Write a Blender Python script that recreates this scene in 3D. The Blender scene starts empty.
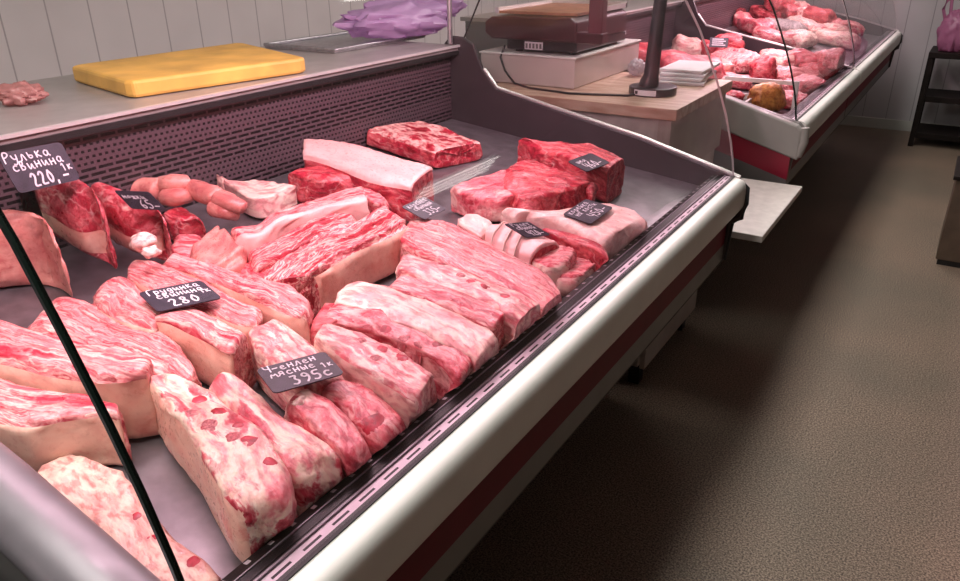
import bpy, bmesh, math, random
from mathutils import Vector, noise
random.seed(7)
S = bpy.context.scene
COL = S.collection
R = math.radians

# ------------------------------------------------------------------ materials
def new_mat(name):
    m = bpy.data.materials.new(name); m.use_nodes = True
    nt = m.node_tree; b = nt.nodes['Principled BSDF']
    return m, nt, b
def lk(nt, a, b): nt.links.new(a, b)
def node(nt, t, **kw):
    n = nt.nodes.new(t)
    for k, v in kw.items(): setattr(n, k, v)
    return n
def ramp(nt, fac, stops):
    r = node(nt, 'ShaderNodeValToRGB'); cr = r.color_ramp
    while len(cr.elements) > 1: cr.elements.remove(cr.elements[-1])
    cr.elements[0].position = stops[0][0]; cr.elements[0].color = (*stops[0][1], 1)
    for p, c in stops[1:]:
        e = cr.elements.new(p); e.color = (*c, 1)
    lk(nt, fac, r.inputs[0]); return r
def math_n(nt, op, a, b=None, clamp=False):
    n = node(nt, 'ShaderNodeMath', operation=op); n.use_clamp = clamp
    for i, v in enumerate((a, b)):
        if v is None: continue
        if isinstance(v, (int, float)): n.inputs[i].default_value = v
        else: lk(nt, v, n.inputs[i])
    return n.outputs[0]
def mix_c(nt, fac, a, b, mode='MIX'):
    n = node(nt, 'ShaderNodeMix', data_type='RGBA', blend_type=mode)
    if isinstance(fac, (int, float)): n.inputs[0].default_value = fac
    else: lk(nt, fac, n.inputs[0])
    for i, v in ((6, a), (7, b)):
        if isinstance(v, tuple): n.inputs[i].default_value = (*v, 1)
        else: lk(nt, v, n.inputs[i])
    return n.outputs[2]
def bump(nt, b, h, strength=.3, dist=.005):
    n = node(nt, 'ShaderNodeBump'); n.inputs['Strength'].default_value = strength; n.inputs['Distance'].default_value = dist
    lk(nt, h, n.inputs['Height']); lk(nt, n.outputs[0], b.inputs['Normal'])
def plain(name, col, rough=.5, metal=0., var=.0, scale=30., bmp=0., coat=0., spec=.5):
    m, nt, b = new_mat(name)
    b.inputs['Roughness'].default_value = rough; b.inputs['Metallic'].default_value = metal
    b.inputs['Coat Weight'].default_value = coat; b.inputs['Specular IOR Level'].default_value = spec
    tc = node(nt, 'ShaderNodeTexCoord'); nz = node(nt, 'ShaderNodeTexNoise')
    nz.inputs['Scale'].default_value = scale; nz.inputs['Detail'].default_value = 4
    lk(nt, tc.outputs['Object'], nz.inputs['Vector'])
    lo = tuple(max(0, c * (1 - var)) for c in col); hi = tuple(min(1, c * (1 + var)) for c in col)
    r = ramp(nt, nz.outputs[0], [(.3, lo), (.7, hi)]); lk(nt, r.outputs[0], b.inputs['Base Color'])
    if bmp: bump(nt, b, nz.outputs[0], bmp, .003)
    return m

def meat_mat(name, stops, fs=7., fa=42., fb=42., marb=.0, marbcol=(.85, .6, .55), blot=.35, blotcol=(.6, .06, .09),
             rough=.36, bmp=.5, vscale=26., fine=.75):
    """streaky tissue: streaks follow each piece's own length (vector attribute 'mc': along, across, height)"""
    m, nt, b = new_mat(name)
    at = node(nt, 'ShaderNodeAttribute', attribute_name='mc')
    oi = node(nt, 'ShaderNodeObjectInfo')
    off = node(nt, 'ShaderNodeVectorMath', operation='SCALE'); off.inputs[0].default_value = (3.1, 5.7, 2.3)
    at2 = node(nt, 'ShaderNodeAttribute', attribute_name='seed')
    lk(nt, at2.outputs['Fac'], off.inputs['Scale'])
    add = node(nt, 'ShaderNodeVectorMath', operation='ADD'); lk(nt, at.outputs['Vector'], add.inputs[0]); lk(nt, off.outputs[0], add.inputs[1])
    # warp
    wn = node(nt, 'ShaderNodeTexNoise'); wn.inputs['Scale'].default_value = 16; wn.inputs['Detail'].default_value = 3
    lk(nt, add.outputs[0], wn.inputs['Vector'])
    ws = node(nt, 'ShaderNodeVectorMath', operation='SCALE'); ws.inputs['Scale'].default_value = .035; lk(nt, wn.outputs['Color'], ws.inputs[0])
    wa = node(nt, 'ShaderNodeVectorMath', operation='ADD'); lk(nt, add.outputs[0], wa.inputs[0]); lk(nt, ws.outputs[0], wa.inputs[1])
    st = node(nt, 'ShaderNodeVectorMath', operation='MULTIPLY'); st.inputs[1].default_value = (fs, fa, fb); lk(nt, wa.outputs[0], st.inputs[0])
    n1 = node(nt, 'ShaderNodeTexNoise'); n1.inputs['Scale'].default_value = 1.; n1.inputs['Detail'].default_value = 6.; n1.inputs['Roughness'].default_value = .6
    lk(nt, st.outputs[0], n1.inputs['Vector'])
    base = ramp(nt, n1.outputs[0], [(.5 + (p - .5) * .7, col) for p, col in stops]).outputs[0]
    # blotches
    n2 = node(nt, 'ShaderNodeTexNoise'); n2.inputs['Scale'].default_value = 30; n2.inputs['Detail'].default_value = 4; n2.inputs['Roughness'].default_value = .6
    lk(nt, wa.outputs[0], n2.inputs['Vector'])
    bf = ramp(nt, n2.outputs[0], [(.53, (0, 0, 0)), (.68, (blot,) * 3)])
    c = mix_c(nt, bf.outputs[0], base, blotcol)
    if marb:
        v = node(nt, 'ShaderNodeTexNoise'); v.inputs['Scale'].default_value = vscale; v.inputs['Detail'].default_value = 2.
        sv = node(nt, 'ShaderNodeVectorMath', operation='MULTIPLY'); sv.inputs[1].default_value = (.45, 1.2, 1.2); lk(nt, wa.outputs[0], sv.inputs[0])
        lk(nt, sv.outputs[0], v.inputs['Vector'])
        rd = math_n(nt, 'ABSOLUTE', math_n(nt, 'SUBTRACT', v.outputs[0], .5))
        mf = ramp(nt, rd, [(.0, (marb,) * 3), (.035, (0, 0, 0))])
        mm = math_n(nt, 'MULTIPLY', mf.outputs[0], ramp(nt, n2.outputs[0], [(.38, (1, 1, 1)), (.6, (.25,) * 3)]).outputs[0])
        c = mix_c(nt, mm, c, marbcol)
    sf = node(nt, 'ShaderNodeVectorMath', operation='MULTIPLY'); sf.inputs[1].default_value = (fs * 3.2, fa * 3.4, fb * 3.4); lk(nt, wa.outputs[0], sf.inputs[0])
    nf = node(nt, 'ShaderNodeTexNoise'); nf.inputs['Scale'].default_value = 1.; nf.inputs['Detail'].default_value = 4.; lk(nt, sf.outputs[0], nf.inputs['Vector'])
    c = mix_c(nt, fine, c, ramp(nt, nf.outputs[0], [(.38, (.62, .38, .42)), (.5, (1, 1, 1)), (.62, (1.12, 1.14, 1.13))]).outputs[0], 'MULTIPLY')
    lk(nt, c, b.inputs['Base Color'])
    n3 = node(nt, 'ShaderNodeTexNoise'); n3.inputs['Scale'].default_value = 110; n3.inputs['Detail'].default_value = 3
    lk(nt, wa.outputs[0], n3.inputs['Vector'])
    hh = math_n(nt, 'ADD', math_n(nt, 'MULTIPLY', n1.outputs[0], 1.2), math_n(nt, 'MULTIPLY', n3.outputs[0], .5))
    bump(nt, b, hh, bmp, .006)
    b.inputs['Roughness'].default_value = rough
    b.inputs['Subsurface Weight'].default_value = .12; b.inputs['Subsurface Radius'].default_value = (.012, .004, .003); b.inputs['Subsurface Scale'].default_value = .6
    rr = ramp(nt, n3.outputs[0], [(.35, (rough - .1,) * 3), (.65, (rough + .15,) * 3)]); lk(nt, rr.outputs[0], b.inputs['Roughness'])
    return m

FAT = (.82, .52, .46); PFAT = (.76, .34, .33); PINK = (.66, .145, .17); RED = (.46, .024, .052); DRED = (.30, .015, .028); CREAM = (.87, .70, .58)
MM = {
 'belly': meat_mat('belly_tissue', [(.30, RED), (.38, PINK), (.44, FAT), (.50, PINK), (.56, PFAT), (.62, RED), (.70, FAT)], fs=4, fa=34, fb=34, blot=.35, marb=.35),
 'loin': meat_mat('loin_tissue', [(.30, PINK), (.40, PFAT), (.48, PINK), (.55, RED), (.62, PFAT), (.70, FAT)], fs=9, fa=26, fb=26, marb=.5, blot=.5),
 'loinfat': meat_mat('fatty_loin_tissue', [(.30, PINK), (.38, FAT), (.46, CREAM), (.53, PFAT), (.60, PINK), (.66, FAT)], fs=7, fa=26, fb=26, marb=.3, blot=.4),
 'loincream': meat_mat('creamy_loin_tissue', [(.30, RED), (.38, PINK), (.44, CREAM), (.52, (.82, .62, .48)), (.60, PFAT), (.68, PINK)], fs=8, fa=24, fb=24, marb=.3, blot=.35),
 'rib': meat_mat('rib_tissue', [(.32, DRED), (.40, RED), (.45, FAT), (.50, RED), (.55, PINK), (.60, FAT), (.66, RED)], fs=5, fa=46, fb=30, blot=.35),
 'lean': meat_mat('lean_tissue', [(.30, DRED), (.45, RED), (.55, (.62, .10, .11)), (.68, PINK)], fs=12, fa=40, fb=30, marb=.6, marbcol=(.80, .48, .44), blot=.3, blotcol=DRED, bmp=.7),
 'ham': meat_mat('ham_tissue', [(.30, RED), (.42, (.66, .14, .17)), (.52, PINK), (.62, PFAT), (.72, FAT)], fs=10, fa=20, fb=20, marb=.3, blot=.5),
 'fat': meat_mat('fat_tissue', [(.30, PFAT), (.42, FAT), (.55, CREAM), (.68, PFAT)], fs=9, fa=22, fb=22, blot=.18, blotcol=(.74, .30, .30), bmp=.35),
 'skin': meat_mat('pork_skin', [(.30, (.52, .13, .13)), (.45, (.64, .225, .20)), (.60, (.72, .32, .27)), (.72, (.55, .15, .14))], fs=12, fa=18, fb=18, blot=.3, blotcol=(.62, .13, .13), bmp=.12, fine=.25, rough=.34),
 'tanskin': meat_mat('tan_pork_skin', [(.30, (.80, .38, .31)), (.45, (.86, .50, .40)), (.62, (.88, .57, .46)), (.72, (.80, .36, .30))], fs=10, fa=16, fb=16, blot=.3, blotcol=(.68, .2, .18), bmp=.10, rough=.34, fine=.15),
 'pinkskin': meat_mat('pink_pork_skin', [(.30, (.80, .42, .40)), (.5, (.84, .52, .48)), (.7, (.80, .44, .42))], fs=8, fa=10, fb=10, blot=.12, blotcol=(.75, .3, .3), bmp=.12, fine=.1, rough=.34),
 'shank': meat_mat('cut_shank_tissue', [(.30, DRED), (.42, RED), (.52, PINK), (.60, RED), (.68, PFAT), (.75, CREAM)], fs=14, fa=20, fb=20, marb=.6, blot=.5),
 'fatpink': meat_mat('ragged_fat_tissue', [(.30, (.66, .30, .26)), (.42, (.74, .46, .38)), (.52, (.80, .56, .46)), (.66, (.70, .34, .30))], fs=14, fa=26, fb=26, blot=.35, blotcol=(.6, .2, .18)),
 'fatwhite': meat_mat('white_fat_tissue', [(.30, (.80, .50, .47)), (.42, FAT), (.55, (.88, .72, .64)), (.68, (.82, .52, .48))], fs=9, fa=18, fb=18, blot=.12, blotcol=(.74, .30, .30), bmp=.25, fine=.35),
 'ribtop': meat_mat('rib_membrane', [(.30, DRED), (.40, RED), (.47, (.74, .40, .36)), (.54, FAT), (.60, (.70, .34, .31)), (.68, RED)], fs=16, fa=22, fb=22, blot=.6, blotcol=DRED, bmp=.8),
 'smoked': meat_mat('smoked_skin', [(.3, (.30, .10, .03)), (.5, (.55, .22, .06)), (.7, (.68, .34, .10))], fs=14, fa=18, fb=18, blot=.3, blotcol=(.15, .04, .02)),
 'tripe': meat_mat('grey_tripe', [(.3, (.20, .17, .16)), (.5, (.42, .36, .34)), (.7, (.55, .48, .46))], fs=60, fa=60, fb=60, blot=.3, blotcol=(.2, .14, .13), bmp=.9),
 'marrow': meat_mat('red_marrow', [(.3, (.26, .004, .015)), (.5, (.42, .008, .03)), (.7, (.52, .03, .06))], fs=30, fa=30, fb=30, blot=.3, bmp=.3, rough=.42),
 'spongy': meat_mat('spongy_bone', [(.3, (.32, .05, .06)), (.5, (.48, .14, .15)), (.7, (.62, .26, .25))], fs=80, fa=80, fb=80, blot=.3, bmp=.6),
 'bone': meat_mat('white_gristle', [(.3, (.78, .54, .48)), (.5, (.86, .68, .60)), (.7, (.80, .50, .46))], fs=30, fa=30, fb=30, blot=.15, bmp=.3),
}
MAT = {
 'steel': plain('brushed_steel', (.46, .44, .46), .32, .85, .18, 60, .05),
 'deck': plain('steel_tray', (.20, .18, .195), .36, .6, .22, 25, .12),
 'worktop': plain('grey_worktop', (.33, .30, .285), .35, .3, .1, 20),
 'edge': plain('bright_steel_edge', (.72, .70, .68), .3, .5, .05, 20),
 'darkpanel': plain('mauve_grey_plastic', (.040, .029, .033), .45, 0, .12, 15),
 'bumper': plain('off_white_bumper', (.74, .74, .70), .38, 0, .05, 8),
 'shadebump': plain('shaded_side_bumper', (.30, .29, .27), .42, 0, .08, 8),  # bumper plastic greyed in its base colour to stand for the shaded end
 'redside': plain('crimson_side_band', (.26, .008, .03), .4, 0, .08, 8),
 'red': plain('dark_red_panel', (.15, .005, .018), .5, 0, .12, 8, spec=.15),
 'grey': plain('grey_lower_panel', (.15, .145, .14), .45, .2, .1, 10),
 'under': plain('dark_underbody', (.035, .03, .03), .7, 0, .2, 10),
 'black': plain('black_plastic', (.012, .011, .012), .4, 0, .2, 40),
 'channel': plain('grey_aluminium_lip', (.20, .18, .20), .4, .2, .1, 20),
 'rubber': plain('black_rubber', (.02, .02, .022), .6, 0, .2, 40),
 'tube': plain('satin_grey_rail', (.22, .205, .225), .42, .3, .15, 12, .03),
 'card': plain('chalkboard_card', (.028, .022, .036), .5, 0, .35, 50),
 'chalk': plain('chalk_white', (.86, .84, .88), .8, 0, .05, 50),
 'white': plain('white_plastic', (.72, .69, .66), .4, 0, .06, 10),
 'paper': plain('white_paper', (.74, .72, .74), .7, 0, .05, 10),
 'scalebox': plain('cream_metal_box', (.62, .54, .50), .4, .1, .05, 10),
 'maroon': plain('dark_maroon_plastic', (.045, .010, .015), .3, 0, .1, 15),
 'post': plain('maroon_post', (.11, .022, .034), .35, 0, .1, 15),
 'rust': plain('rusty_tray_pan', (.34, .15, .09), .5, .2, .3, 20),
 'pole': plain('charcoal_pole', (.035, .036, .040), .35, .2, .1, 20),
 'wood': None, 'string': plain('white_string', (.75, .6, .52), .8),
 'yellow': plain('yellow_cutting_board', (.64, .36, .075), .55, 0, .22, 9, .10),
 'board': plain('pale_ledge_board', (.56, .53, .49), .5, 0, .10, 30),
 'basebd': plain('white_baseboard', (.52, .52, .48), .5, 0, .05, 10),
 'stand': plain('dark_brown_steel', (.012, .008, .007), .6, 0, .2, 15, spec=.15),
 'brownbox': plain('brown_cabinet', (.10, .068, .045), .6, 0, .2, 15),
 'lampbody': plain('lamp_housing', (.6, .6, .6), .4, .2),
 'ceiling': plain('ceiling_white', (.62, .60, .58), .8, 0, .03, 4),
}
def wood_mat(name, c1, c2, sc):
    m, nt, b = new_mat(name); tc = node(nt, 'ShaderNodeTexCoord')
    mp = node(nt, 'ShaderNodeMapping'); mp.inputs['Scale'].default_value = sc; lk(nt, tc.outputs['Object'], mp.inputs[0])
    nz = node(nt, 'ShaderNodeTexNoise'); nz.inputs['Scale'].default_value = 6; nz.inputs['Detail'].default_value = 6; lk(nt, mp.outputs[0], nz.inputs['Vector'])
    lk(nt, ramp(nt, nz.outputs[0], [(.3, c1), (.7, c2)]).outputs[0], b.inputs['Base Color']); b.inputs['Roughness'].default_value = .45
    return m
MAT['wood'] = wood_mat('worn_wood_top', (.34, .17, .10), (.62, .47, .36), (1.2, 7, 5))
MAT['cabinet'] = wood_mat('grey_wood_laminate', (.30, .235, .20), (.44, .37, .33), (6, 1, 1.5))
MAT['paleply'] = wood_mat('pale_ply_panel', (.40, .35, .31), (.54, .48, .44), (4, 1, 1.5))
def emit(name, col, st):
    m, nt, b = new_mat(name); b.inputs['Base Color'].default_value = (*col, 1)
    b.inputs['Emission Color'].default_value = (*col, 1); b.inputs['Emission Strength'].default_value = st; return m
MAT['pinktube'] = emit('pink_led_tube', (1, .68, .80), 5)
MAT['whitetube'] = emit('white_tube', (1, .97, .92), 8)
MAT['diffuser'] = emit('ceiling_diffuser', (1, .97, .92), 2.)

def glass_mat(name, tint, haze=.02, ior=1.5):
    m, nt, b = new_mat(name); nt.nodes.remove(b); out = nt.nodes['Material Output']
    tr = node(nt, 'ShaderNodeBsdfTransparent'); tr.inputs[0].default_value = (*tint, 1)
    gl = node(nt, 'ShaderNodeBsdfGlossy'); gl.inputs['Roughness'].default_value = .03
    fr = node(nt, 'ShaderNodeFresnel'); fr.inputs[0].default_value = ior
    mx = node(nt, 'ShaderNodeMixShader'); lk(nt, fr.outputs[0], mx.inputs[0]); lk(nt, tr.outputs[0], mx.inputs[1]); lk(nt, gl.outputs[0], mx.inputs[2])
    # faint greasy smears; the diffuse mix also stands in for reflected haze
    df = node(nt, 'ShaderNodeBsdfDiffuse'); df.inputs[0].default_value = (.7, .67, .67, 1)
    tc = node(nt, 'ShaderNodeTexCoord'); nz = node(nt, 'ShaderNodeTexNoise'); nz.inputs['Scale'].default_value = 5; nz.inputs['Detail'].default_value = 5
    lk(nt, tc.outputs['Object'], nz.inputs['Vector'])
    r = ramp(nt, nz.outputs[0], [(.35, (haze * .4,) * 3), (.7, (haze * 1.6,) * 3)])
    m2 = node(nt, 'ShaderNodeMixShader'); lk(nt, r.outputs[0], m2.inputs[0]); lk(nt, mx.outputs[0], m2.inputs[1]); lk(nt, df.outputs[0], m2.inputs[2])
    lk(nt, m2.outputs[0], out.inputs[0]); return m
MAT['glass'] = glass_mat('case_glass', (.97, .97, .97), .007)
MAT['glassedge'] = plain('dark_green_glass_edge', (.006, .014, .011), .25)

def grille_mat():
    """pressed steel with rows of slots and rows of short holes"""
    m, nt, b = new_mat('perforated_grille'); tc = node(nt, 'ShaderNodeTexCoord')
    sp = node(nt, 'ShaderNodeSeparateXYZ'); lk(nt, tc.outputs['Object'], sp.inputs[0])
    cb = node(nt, 'ShaderNodeCombineXYZ'); lk(nt, sp.outputs[1], cb.inputs[0]); lk(nt, sp.outputs[2], cb.inputs[1])
    def brick(w, h, mo):
        t = node(nt, 'ShaderNodeTexBrick'); t.inputs['Color1'].default_value = t.inputs['Color2'].default_value = (1, 1, 1, 1)
        t.inputs['Mortar'].default_value = (0, 0, 0, 1); t.inputs['Scale'].default_value = 1; t.inputs['Mortar Size'].default_value = mo
        t.inputs['Mortar Smooth'].default_value = .1; t.inputs['Brick Width'].default_value = w; t.inputs['Row Height'].default_value = h
        lk(nt, cb.outputs[0], t.inputs['Vector']); return t.outputs['Color']
    a = brick(.042, .0135, .0034); d = brick(.0155, .0135, .0040)
    zb = math_n(nt, 'FRACT', math_n(nt, 'DIVIDE', math_n(nt, 'ADD', sp.outputs[2], .004), .1215))
    sel = math_n(nt, 'GREATER_THAN', zb, .56)
    holes = mix_c(nt, sel, a, d)
    col = mix_c(nt, holes, (.115, .074, .088), (.010, .006, .008)); lk(nt, col, b.inputs['Base Color'])
    b.inputs['Roughness'].default_value = .42; b.inputs['Metallic'].default_value = .25
    inv = math_n(nt, 'SUBTRACT', 1., holes); bump(nt, b, inv, .6, .003); return m
MAT['grille'] = grille_mat()
def dash_mat(name, base, dark, period, duty, axis_w=None, rough=.4):
    m, nt, b = new_mat(name); tc = node(nt, 'ShaderNodeTexCoord'); sp = node(nt, 'ShaderNodeSeparateXYZ'); lk(nt, tc.outputs['Object'], sp.inputs[0])
    f = math_n(nt, 'FRACT', math_n(nt, 'DIVIDE', sp.outputs[1], period)); k = math_n(nt, 'LESS_THAN', f, duty)
    if axis_w:
        ctr, half = axis_w
        d = math_n(nt, 'ABSOLUTE', math_n(nt, 'SUBTRACT', sp.outputs[0], ctr)); k = math_n(nt, 'MULTIPLY', k, math_n(nt, 'LESS_THAN', d, half))
    lk(nt, mix_c(nt, k, base, dark), b.inputs['Base Color']); b.inputs['Roughness'].default_value = rough; b.inputs['Specular IOR Level'].default_value = .25; return m
MAT['airstrip'] = dash_mat('slotted_white_strip', (.74, .66, .72), (.012, .01, .012), .052, .60, (-.5578, .0020))
MAT['gasket'] = dash_mat('black_gasket', (.007, .006, .007), (.42, .38, .40), .038, .2, (-.606, .0035))

def wall_mat(name, axis, period=.195, col=(.50, .475, .46)):
    m, nt, b = new_mat(name); tc = node(nt, 'ShaderNodeTexCoord'); sp = node(nt, 'ShaderNodeSeparateXYZ'); lk(nt, tc.outputs['Object'], sp.inputs[0])
    f = math_n(nt, 'FRACT', math_n(nt, 'DIVIDE', math_n(nt, 'ADD', sp.outputs[axis], 10.), period))
    g = math_n(nt, 'LESS_THAN', f, .035)
    nz = node(nt, 'ShaderNodeTexNoise'); nz.inputs['Scale'].default_value = 3; lk(nt, tc.outputs['Object'], nz.inputs['Vector'])
    c0 = ramp(nt, nz.outputs[0], [(.3, tuple(v * .94 for v in col)), (.7, tuple(v * 1.05 for v in col))]).outputs[0]
    lk(nt, mix_c(nt, g, c0, tuple(v * .58 for v in col)), b.inputs['Base Color']); b.inputs['Roughness'].default_value = .35
    bump(nt, b, math_n(nt, 'SUBTRACT', 1., g), .5, .004); return m
def floor_mat():
    m, nt, b = new_mat('speckled_brown_floor'); tc = node(nt, 'ShaderNodeTexCoord')
    n1 = node(nt, 'ShaderNodeTexNoise'); n1.inputs['Scale'].default_value = 175; n1.inputs['Detail'].default_value = 3; n1.inputs['Roughness'].default_value = .7
    lk(nt, tc.outputs['Object'], n1.inputs['Vector'])
    n2 = node(nt, 'ShaderNodeTexNoise'); n2.inputs['Scale'].default_value = 1.4; n2.inputs['Detail'].default_value = 4; lk(nt, tc.outputs['Object'], n2.inputs['Vector'])
    c1 = ramp(nt, n1.outputs[0], [(.39, (.075, .050, .037)), (.49, (.205, .155, .118)), (.60, (.40, .315, .245))]).outputs[0]
    c2 = ramp(nt, n2.outputs[0], [(.35, (.78, .80, .78)), (.65, (1.1, 1.02, .98))]).outputs[0]
    lk(nt, mix_c(nt, 1., c1, c2, 'MULTIPLY'), b.inputs['Base Color']); b.inputs['Roughness'].default_value = .6
    return m
def bag_mat(name, col):
    m, nt, b = new_mat(name); b.inputs['Base Color'].default_value = (*col, 1); b.inputs['Roughness'].default_value = .28
    b.inputs['Transmission Weight'].default_value = .0
    tl = node(nt, 'ShaderNodeBsdfTranslucent'); tl.inputs[0].default_value = (*col, 1); tp = node(nt, 'ShaderNodeBsdfTransparent'); tp.inputs[0].default_value = (*[min(1, c * 1.25) for c in col], 1)
    m1 = node(nt, 'ShaderNodeMixShader'); m1.inputs[0].default_value = .35; lk(nt, b.outputs[0], m1.inputs[1]); lk(nt, tl.outputs[0], m1.inputs[2])
    m2 = node(nt, 'ShaderNodeMixShader'); m2.inputs[0].default_value = .18; lk(nt, m1.outputs[0], m2.inputs[1]); lk(nt, tp.outputs[0], m2.inputs[2])
    lk(nt, m2.outputs[0], nt.nodes['Material Output'].inputs[0]); return m

# ------------------------------------------------------------------ mesh helpers
def obj(name, verts, faces, mat, parent=None, smooth=False, bevel=0.):
    me = bpy.data.meshes.new(name); me.from_pydata([tuple(v) for v in verts], [], faces); me.validate()
    bm = bmesh.new(); bm.from_mesh(me); bmesh.ops.remove_doubles(bm, verts=bm.verts, dist=1e-6); bmesh.ops.recalc_face_normals(bm, faces=bm.faces); bm.to_mesh(me); bm.free()
    me.materials.append(mat); o = bpy.data.objects.new(name, me); COL.objects.link(o)
    if parent: o.parent = parent; o.matrix_parent_inverse = parent.matrix_basis.inverted()
    if smooth:
        for p in me.polygons: p.use_smooth = True
        md = o.modifiers.new('split', 'EDGE_SPLIT'); md.split_angle = R(50)
    if bevel:
        md = o.modifiers.new('bevel', 'BEVEL'); md.width = bevel; md.segments = 2; md.limit_method = 'ANGLE'; md.angle_limit = R(40)
    return o
class MB:
    def __init__(s): s.v = []; s.f = []
    def box(s, x0, x1, y0, y1, z0, z1, rot=None, piv=None):
        k = len(s.v); P = [Vector((x, y, z)) for z in (z0, z1) for y in (y0, y1) for x in (x0, x1)]
        s.v += P; s.f += [[k + i for i in q] for q in ((0, 2, 3, 1), (4, 5, 7, 6), (0, 1, 5, 4), (2, 6, 7, 3), (0, 4, 6, 2), (1, 3, 7, 5))]; return s
    def prism_y(s, prof, y0, y1):
        k = len(s.v); n = len(prof); s.v += [Vector((x, y0, z)) for x, z in prof] + [Vector((x, y1, z)) for x, z in prof]
        s.f += [[k + i, k + (i + 1) % n, k + n + (i + 1) % n, k + n + i] for i in range(n)] + [[k + i for i in range(n)], [k + n + i for i in reversed(range(n))]]; return s
    def prism_z(s, prof, z0, z1):
        k = len(s.v); n = len(prof); s.v += [Vector((x, y, z0)) for x, y in prof] + [Vector((x, y, z1)) for x, y in prof]
        s.f += [[k + i, k + (i + 1) % n, k + n + (i + 1) % n, k + n + i] for i in range(n)] + [[k + i for i in range(n)], [k + n + i for i in reversed(range(n))]]; return s
    def tube(s, pts, r, n=10, caps=True):
        pts = [Vector(p) for p in pts]; k = len(s.v); up = Vector((0, 0, 1)); rs = r if isinstance(r, (list, tuple)) else [r] * len(pts)
        for i, p in enumerate(pts):
            d = (pts[min(i + 1, len(pts) - 1)] - pts[max(i - 1, 0)]).normalized()
            a = d.cross(up) if abs(d.z) < .95 else d.cross(Vector((1, 0, 0))); a.normalize(); b2 = d.cross(a)
            for j in range(n):
                t = 2 * math.pi * j / n; s.v.append(p + (a * math.cos(t) + b2 * math.sin(t)) * rs[i])
        for i in range(len(pts) - 1):
            for j in range(n): s.f.append([k + i * n + j, k + i * n + (j + 1) % n, k + (i + 1) * n + (j + 1) % n, k + (i + 1) * n + j])
        if caps: s.f.append([k + j for j in range(n)]); s.f.append([k + (len(pts) - 1) * n + j for j in reversed(range(n))])
        return s
    def cyl(s, x, y, z0, z1, r, n=32, r1=None): return s.tube([(x, y, z0), (x, y, z1)], [r, r if r1 is None else r1], n)
    def build(s, name, mat, parent=None, smooth=False, bevel=0.): return obj(name, s.v, s.f, mat, parent, smooth, bevel)
def tag(o, label=None, cat=None, group=None, kind=None):
    if label: o['label'] = label
    if cat: o['category'] = cat
    if group: o['group'] = group
    if kind: o['kind'] = kind
    return o
def empty(name, loc, label, cat, group=None):
    o = bpy.data.objects.new(name, None); o.empty_display_size = .05; COL.objects.link(o); o.location = loc
    return tag(o, label, cat, group)
def struct(name, mb, mat): return tag(mb.build(name, mat), kind='structure')

# ------------------------------------------------------------------ room
XW, YE, ZC, XR, YN = -3.4, 7.85, 2.75, 3.2, -2.6
struct('floor', MB().box(XW, XR, YN, YE, -.1, 0), floor_mat())
struct('ceiling', MB().box(XW, XR, YN, YE, ZC, ZC + .1), MAT['ceiling'])
struct('wall_back', MB().box(XW - .1, XW, YN, YE, 0, ZC), wall_mat('white_wall_panels_side', 1, .195, (.68, .66, .63)))
struct('wall_end', MB().box(XW - .1, XR + .1, YE, YE + .1, 0, ZC), wall_mat('white_wall_panels_end', 0, .197, (.50, .475, .49)))
struct('wall_right', MB().box(XR, XR + .1, YN, YE, 0, ZC), wall_mat('brown_wall_panels_right', 1, .195, (.16, .13, .11)))
struct('wall_near', MB().box(XW - .1, XR + .1, YN - .1, YN, 0, ZC), wall_mat('brown_wall_panels_near', 0, .195, (.18, .15, .13)))
struct('baseboard_end', MB().box(XW, XR, YE - .018, YE, 0, .09), MAT['basebd'])

# ------------------------------------------------------------------ refrigerated cases
def deckz(x): return .885 + .12 * (-.625 - x)
GLASS = [(-.541, .930), (-.550, .985), (-.563, 1.04), (-.588, 1.12), (-.615, 1.19), (-.651, 1.27), (-.695, 1.36), (-.746, 1.44), (-.815, 1.53), (-.90, 1.60), (-1.0, 1.645)]
BUMP = [(-.560, .926), (-.540, .932)] + [(-.537 + .037 * math.cos(R(a)) ** .62, .8755 + .054 * math.copysign(abs(math.sin(R(a))) ** .62, a)) for a in list(range(84, 0, -6)) + list(range(-1, -85, -6))] + [(-.560, .8205)]
ENDTOP = [(-1.63, 1.0), (-1.63, 1.27), (-1.60, 1.30), (-1.545, 1.298), (-1.50, 1.275), (-1.46, 1.19), (-1.405, 1.128), (-1.15, 1.075), (-.857, 1.017), (-.60, .948), (-.525, .928)]
ENDBOT = [(-.497, .90), (-.494, .85), (-.503, .80), (-.530, .78), (-.540, .652), (-.60, .55), (-.80, .36), (-1.3, .30), (-1.63, .30)]
def end_panel(y0, y1, parent, mat):
    return MB().prism_y(ENDTOP + ENDBOT, y0, y1).build('end_panel', mat, parent, bevel=.006)
def glass_strip(prof, y0, y1, th=.006):
    v = []; f = []; n = len(prof)
    off = []
    for i, (x, z) in enumerate(prof):
        a = prof[max(i - 1, 0)]; b = prof[min(i + 1, n - 1)]; d = Vector((b[0] - a[0], b[1] - a[1])).normalized(); off.append((x - d.y * th, z + d.x * th))
    return off
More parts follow.
